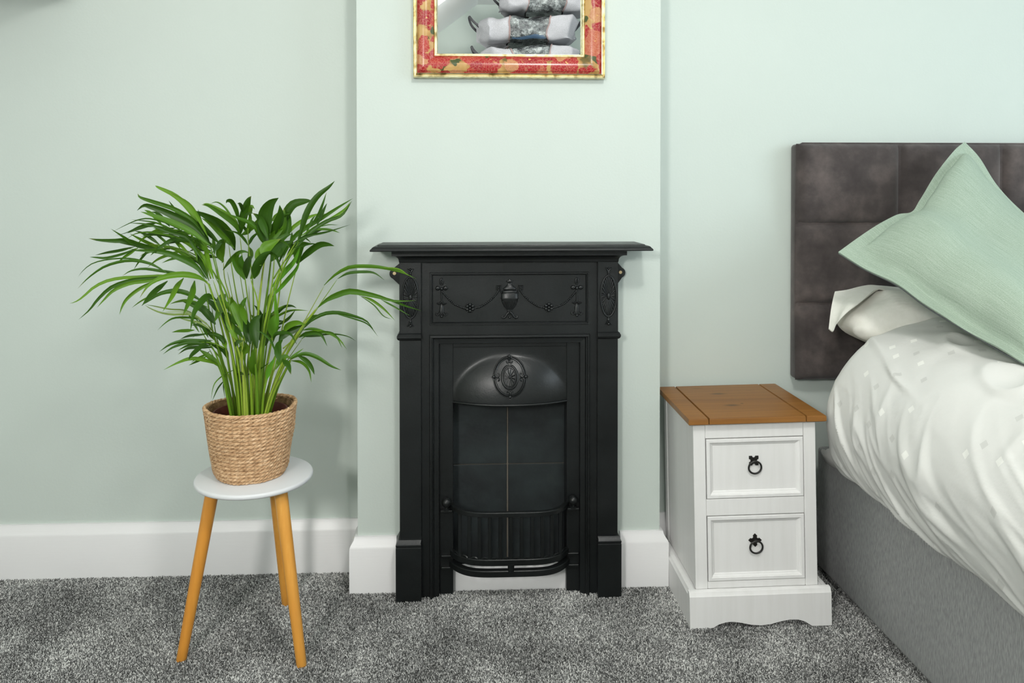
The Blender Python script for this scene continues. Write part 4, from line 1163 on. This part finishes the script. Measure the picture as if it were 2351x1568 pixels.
def duvet():
    O = empty('duvet', (1.78, -1.0, .6), 'white duvet with small woven squares covering the bed', 'duvet')
    cp = [(1.06, .372), (1.02, .366), (.99, .368), (.966, .395), (.950, .440), (.940, .495), (.941, .550), (.957, .605), (.985, .655), (1.03, .705), (1.09, .745), (1.17, .772), (1.30, .792), (1.50, .800), (1.75, .803), (2.0, .80), (2.3, .78), (2.50, .72), (2.60, .60), (2.61, .45), (2.57, .38)]
    nt = 230; prof = crom([Vector((a, 0, b)) for a, b in cp], nt)
    # re-sample denser on the visible side
    arc = [0]
    for a, b in zip(prof, prof[1:]): arc.append(arc[-1] + (b - a).length)
    ns = 380; y0, y1 = -.135, -2.02
    rows = []; uvs = []
    for i in range(ns + 1):
        f = (i / ns) ** 1.5; y = y0 + (y1 - y0) * f; r = []
        for k, p in enumerate(prof):
            a = arc[k]; x, z = p.x, p.z
            nx = prof[min(k + 1, nt - 1)] - prof[max(k - 1, 0)]; nrm = Vector((-nx.z, 0, nx.x)).normalized()
            if nrm.dot(Vector((x - 1.75, 0, z - .55))) < 0: nrm = -nrm
            d = y0 - y
            # end rounding at the head: the duvet turns over
            endr = math.sqrt(max(0, 1 - (1 - min(1, d / .07)) ** 2))
            top = max(0, min(1, (z - .55) / .2))
            q = Vector((x, y, z))
            hgt = noise.noise(Vector((x * 2.2, y * 1.8, z * 2.2 + 4))) * .014
            w_ = noise.noise(Vector((a * 2.5 + 2, d * 2.2, 0))) * .16
            s = a * 1.0 + d * .85 + w_; tt = d - a * .9
            f1 = noise.noise(Vector((s * 9, tt * 1.3, 7))); f2 = noise.noise(Vector((s * 22, tt * 3.0, 3))); f3 = noise.noise(Vector((s * 5, tt * 5, 31)))
            side = math.exp(-((z - .46) / .14) ** 2) if x < 1.3 else .2
            msk = max(0, min(1, .55 + 1.4 * f3))
            rid = max(0, 1 - abs(f1) * 6.5) ** 1.3
            hgt += side * (rid * .015 * msk + f2 * .0055 * msk + f1 * .006 + max(0, 1 - abs(f2) * 3.5) ** 1.5 * .004 * (1 - msk * .5))
            up = max(0, min(1, (z - .60) / .12)); n3 = noise.noise(Vector((a * 6 + d * 2, d * 3.4 - a * 2, 11)))
            n4 = noise.noise(Vector((a * 16, d * 13, 19)))
            hgt += up * (max(0, 1 - abs(n3) * 8) ** 1.2 * .013 * max(0, .6 + f3 * 1.5) + noise.noise(Vector((a * 4.5, d * 4.5, 2))) * .014 + n4 * .0035)
            hgt *= min(1, .15 + d / .12)
            hem = math.exp(-((a - .07) / .035) ** 2)
            hgt += hem * noise.noise(Vector((d * 9, 0, 5))) * .007
            q += nrm * hgt
            cz = .60; ce = 1.75
            if endr < 1:
                sh = .06 * (1 - endr); L = Vector((1.4 - x, 0, .58 - z)); 
                q += nrm * (-sh)
            # hem lifts slightly at the head
            if x < 1.1 and z < .5: q.z += .02 * math.exp(-d / .12) * 0
            r.append(q)
        rows.append(r); uvs.append(f * (y0 - y1))
    m = MB(); m.grid(rows, uv=lambda i, j: (uvs[i], arc[min(j, nt - 1)]))
    m.build('duvet_cover', 'duvet', O, smooth=180)
duvet()

def pillow():
    O = empty('pillow', (1.40, -.06, .78), 'ivory pillow with loose pillowcase edge between duvet and headboard', 'pillow')
    cx, cy, cz, a, b, c = 1.38, -.075, .757, .345, .118, .092; rows = []; n, m = 96, 40
    for j in range(m + 1):
        ph = -PI / 2 + PI * j / m; r = []
        for i in range(n):
            th = 2 * PI * i / n; sp = lambda v, e: math.copysign(abs(v) ** e, v)
            x = a * sp(math.cos(ph), .8) * sp(math.cos(th), .62); y = b * sp(math.cos(ph), .8) * sp(math.sin(th), .7); z = c * sp(math.sin(ph), .9)
            x *= 1 - .10 * (z / c) ** 2
            p = Vector((cx + x, cy + y, cz + z - .10 * (y / b) * .0))
            nn = Vector((x / a, y / b, z / c)).normalized()
            fo = noise.noise(Vector((p.x * 9, p.y * 14, p.z * 10))) * .010 + max(0, 1 - abs(noise.noise(Vector((p.x * 6 + 3, p.y * 9 + p.z * 8, 4)))) * 4) ** 2 * .010
            r.append(p + nn * fo)
        rows.append(r)
    mb = MB(); mb.loft(rows, caps=False); bmesh.ops.remove_doubles(mb.b, verts=mb.b.verts, dist=1e-5)
    po = mb.build('pillow_body', 'pillow', O, smooth=180)
    # loose flap of the pillowcase: grid of traced points, each row from free edge to top
    G = [[(1903, 754, -.10), (1908, 712, -.07), (1913, 685, -.04), (1917, 669, .0)],
         [(1913, 760, -.12), (1922, 722, -.10), (1932, 690, -.06), (1945, 665, .0)],
         [(1922, 742, -.135), (1940, 708, -.12), (1958, 680, -.07), (1972, 658, .0)],
         [(1945, 717, -.14), (1965, 695, -.12), (1982, 672, -.07), (1996, 654, .0)],
         [(1975, 694, -.13), (1992, 680, -.10), (2005, 666, -.05), (2015, 655, .0)],
         [(2012, 664, -.08), (2022, 662, -.06), (2032, 660, -.03), (2040, 657, .0)],
         [(2050, 671, -.07), (2058, 668, -.05), (2066, 665, -.02), (2075, 661, .0)],
         [(2095, 682, -.06), (2102, 676, -.04), (2108, 671, -.02), (2115, 667, .0)]]
    rows = [crom([at(x, y, Y=d) for x, y, d in r], 9) for r in G]
    cols = [crom([rows[i][j] for i in range(len(rows))], 40) for j in range(9)]
    top = [[q.copy() for q in c_] for c_ in cols]; bot = [[q + Vector((.001, .004, -.003)) for q in c_] for c_ in cols]
    mb = MB(); ring = []
    mb.grid(top); mb.grid(bot[::-1])
    mb.grid([top[0], bot[0]]); mb.grid([top[-1], bot[-1]])
    mb.build('pillowcase_flap', 'pillow', O, smooth=180)
pillow()

def cushion():
    A = (1925, 581, -.20); Bp = (2215, 326, .0); Cc = (2560, 700, -.42); Dd = (2485, 905, -.78)
    AB = [A, (1990, 532, -.17), (2055, 495, -.13), (2093, 489, -.11), (2112, 462, -.09), (2150, 398, -.05), (2190, 347, -.015), Bp]
    AD = [A, (1985, 618, -.26), (2060, 655, -.34), (2130, 706, -.42), (2240, 772, -.54), (2351, 836, -.67), Dd]
    BC = [Bp, (2250, 366, -.02), (2290, 428, -.05), (2351, 492, -.12), (2430, 560, -.22), (2510, 640, -.34), Cc]
    DC = [Dd, (2520, 860, -.74), (2530, 800, -.60), (2545, 745, -.50), Cc]
    n = 64
    f = lambda L: crom([at(x, y, Y=d) for x, y, d in L], n + 1)
    ab, ad, bc, dc = f(AB), f(AD), f(BC), f(DC)
    cen = (ab[n // 2] + dc[n // 2]) / 2
    O = empty('cushion', tuple(ab[0] * .3 + dc[n // 2] * .7), 'large sage green linen cushion leaning on the headboard', 'cushion')
    nv = (ab[-1] - ab[0]).cross(ad[-1] - ad[0]).normalized()
    if nv.y > 0: nv = -nv
    a0, b0, d0, c0 = ab[0], ab[-1], ad[-1], bc[-1]
    S = [[None] * (n + 1) for _ in range(n + 1)]; F = [[None] * (n + 1) for _ in range(n + 1)]; Bk = [[None] * (n + 1) for _ in range(n + 1)]
    for i in range(n + 1):       # u along AD (i), v along AB (j)
        u = i / n
        for j in range(n + 1):
            v = j / n
            p = ab[j] * (1 - u) + dc[j] * u + ad[i] * (1 - v) + bc[i] * v - (a0 * (1 - u) * (1 - v) + b0 * (1 - u) * v + d0 * u * (1 - v) + c0 * u * v)
            eu, ev = min(u, 1 - u) * .52, min(v, 1 - v) * .50; e = min(eu, ev); fl = .030
            g = lambda q: max(0, 1 - (1 - min(1, max(0, q - fl) / .19)) ** 2.4) ** .62
            t = .092 * g(eu) * g(ev)
            fo = .008 * math.cos(min(1, e / .034) * PI / 2) ** .8 - .007; t = max(t, 0); t += .006 * noise.noise(p * 6) * g(eu) * g(ev) + .010 * noise.noise(p * 11 + Vector((3, 0, 0))) * math.exp(-((e - .045) / .03) ** 2) 
            t -= .004 * math.exp(-((e - fl - .004) / .007) ** 2)
            wv = .006 * math.exp(-e / .02) * noise.noise(p * 9)
            F[i][j] = p + nv * (t + fo + .0018 + wv); Bk[i][j] = p + nv * (-.75 * max(0, t) + fo - .0018 + wv)
    m = MB(); m.grid(F, uv=lambda a, b: (a / n, b / n)); m.grid([r[::-1] for r in Bk], uv=lambda a, b: (a / n, b / n))
    for seq in ([F[0], Bk[0]], [F[-1], Bk[-1]], [[r[0] for r in F], [r[0] for r in Bk]], [[r[-1] for r in F], [r[-1] for r in Bk]]):
        m.grid(seq, uv=lambda a, b: (b / n, a * .01))
    m.build('cushion_cover', 'sage', O, smooth=180)
    # edge cord
    m = MB(); loop = ad + dc[1:]; m.tube([p - nv * .002 for p in loop], .0016, 6); m.build('edge_piping', new_mat('charcoal_cord', (.07, .08, .08), .8), O)
cushion()

for o in list(bpy.data.objects):
    if '_local' in o: del o['_local']
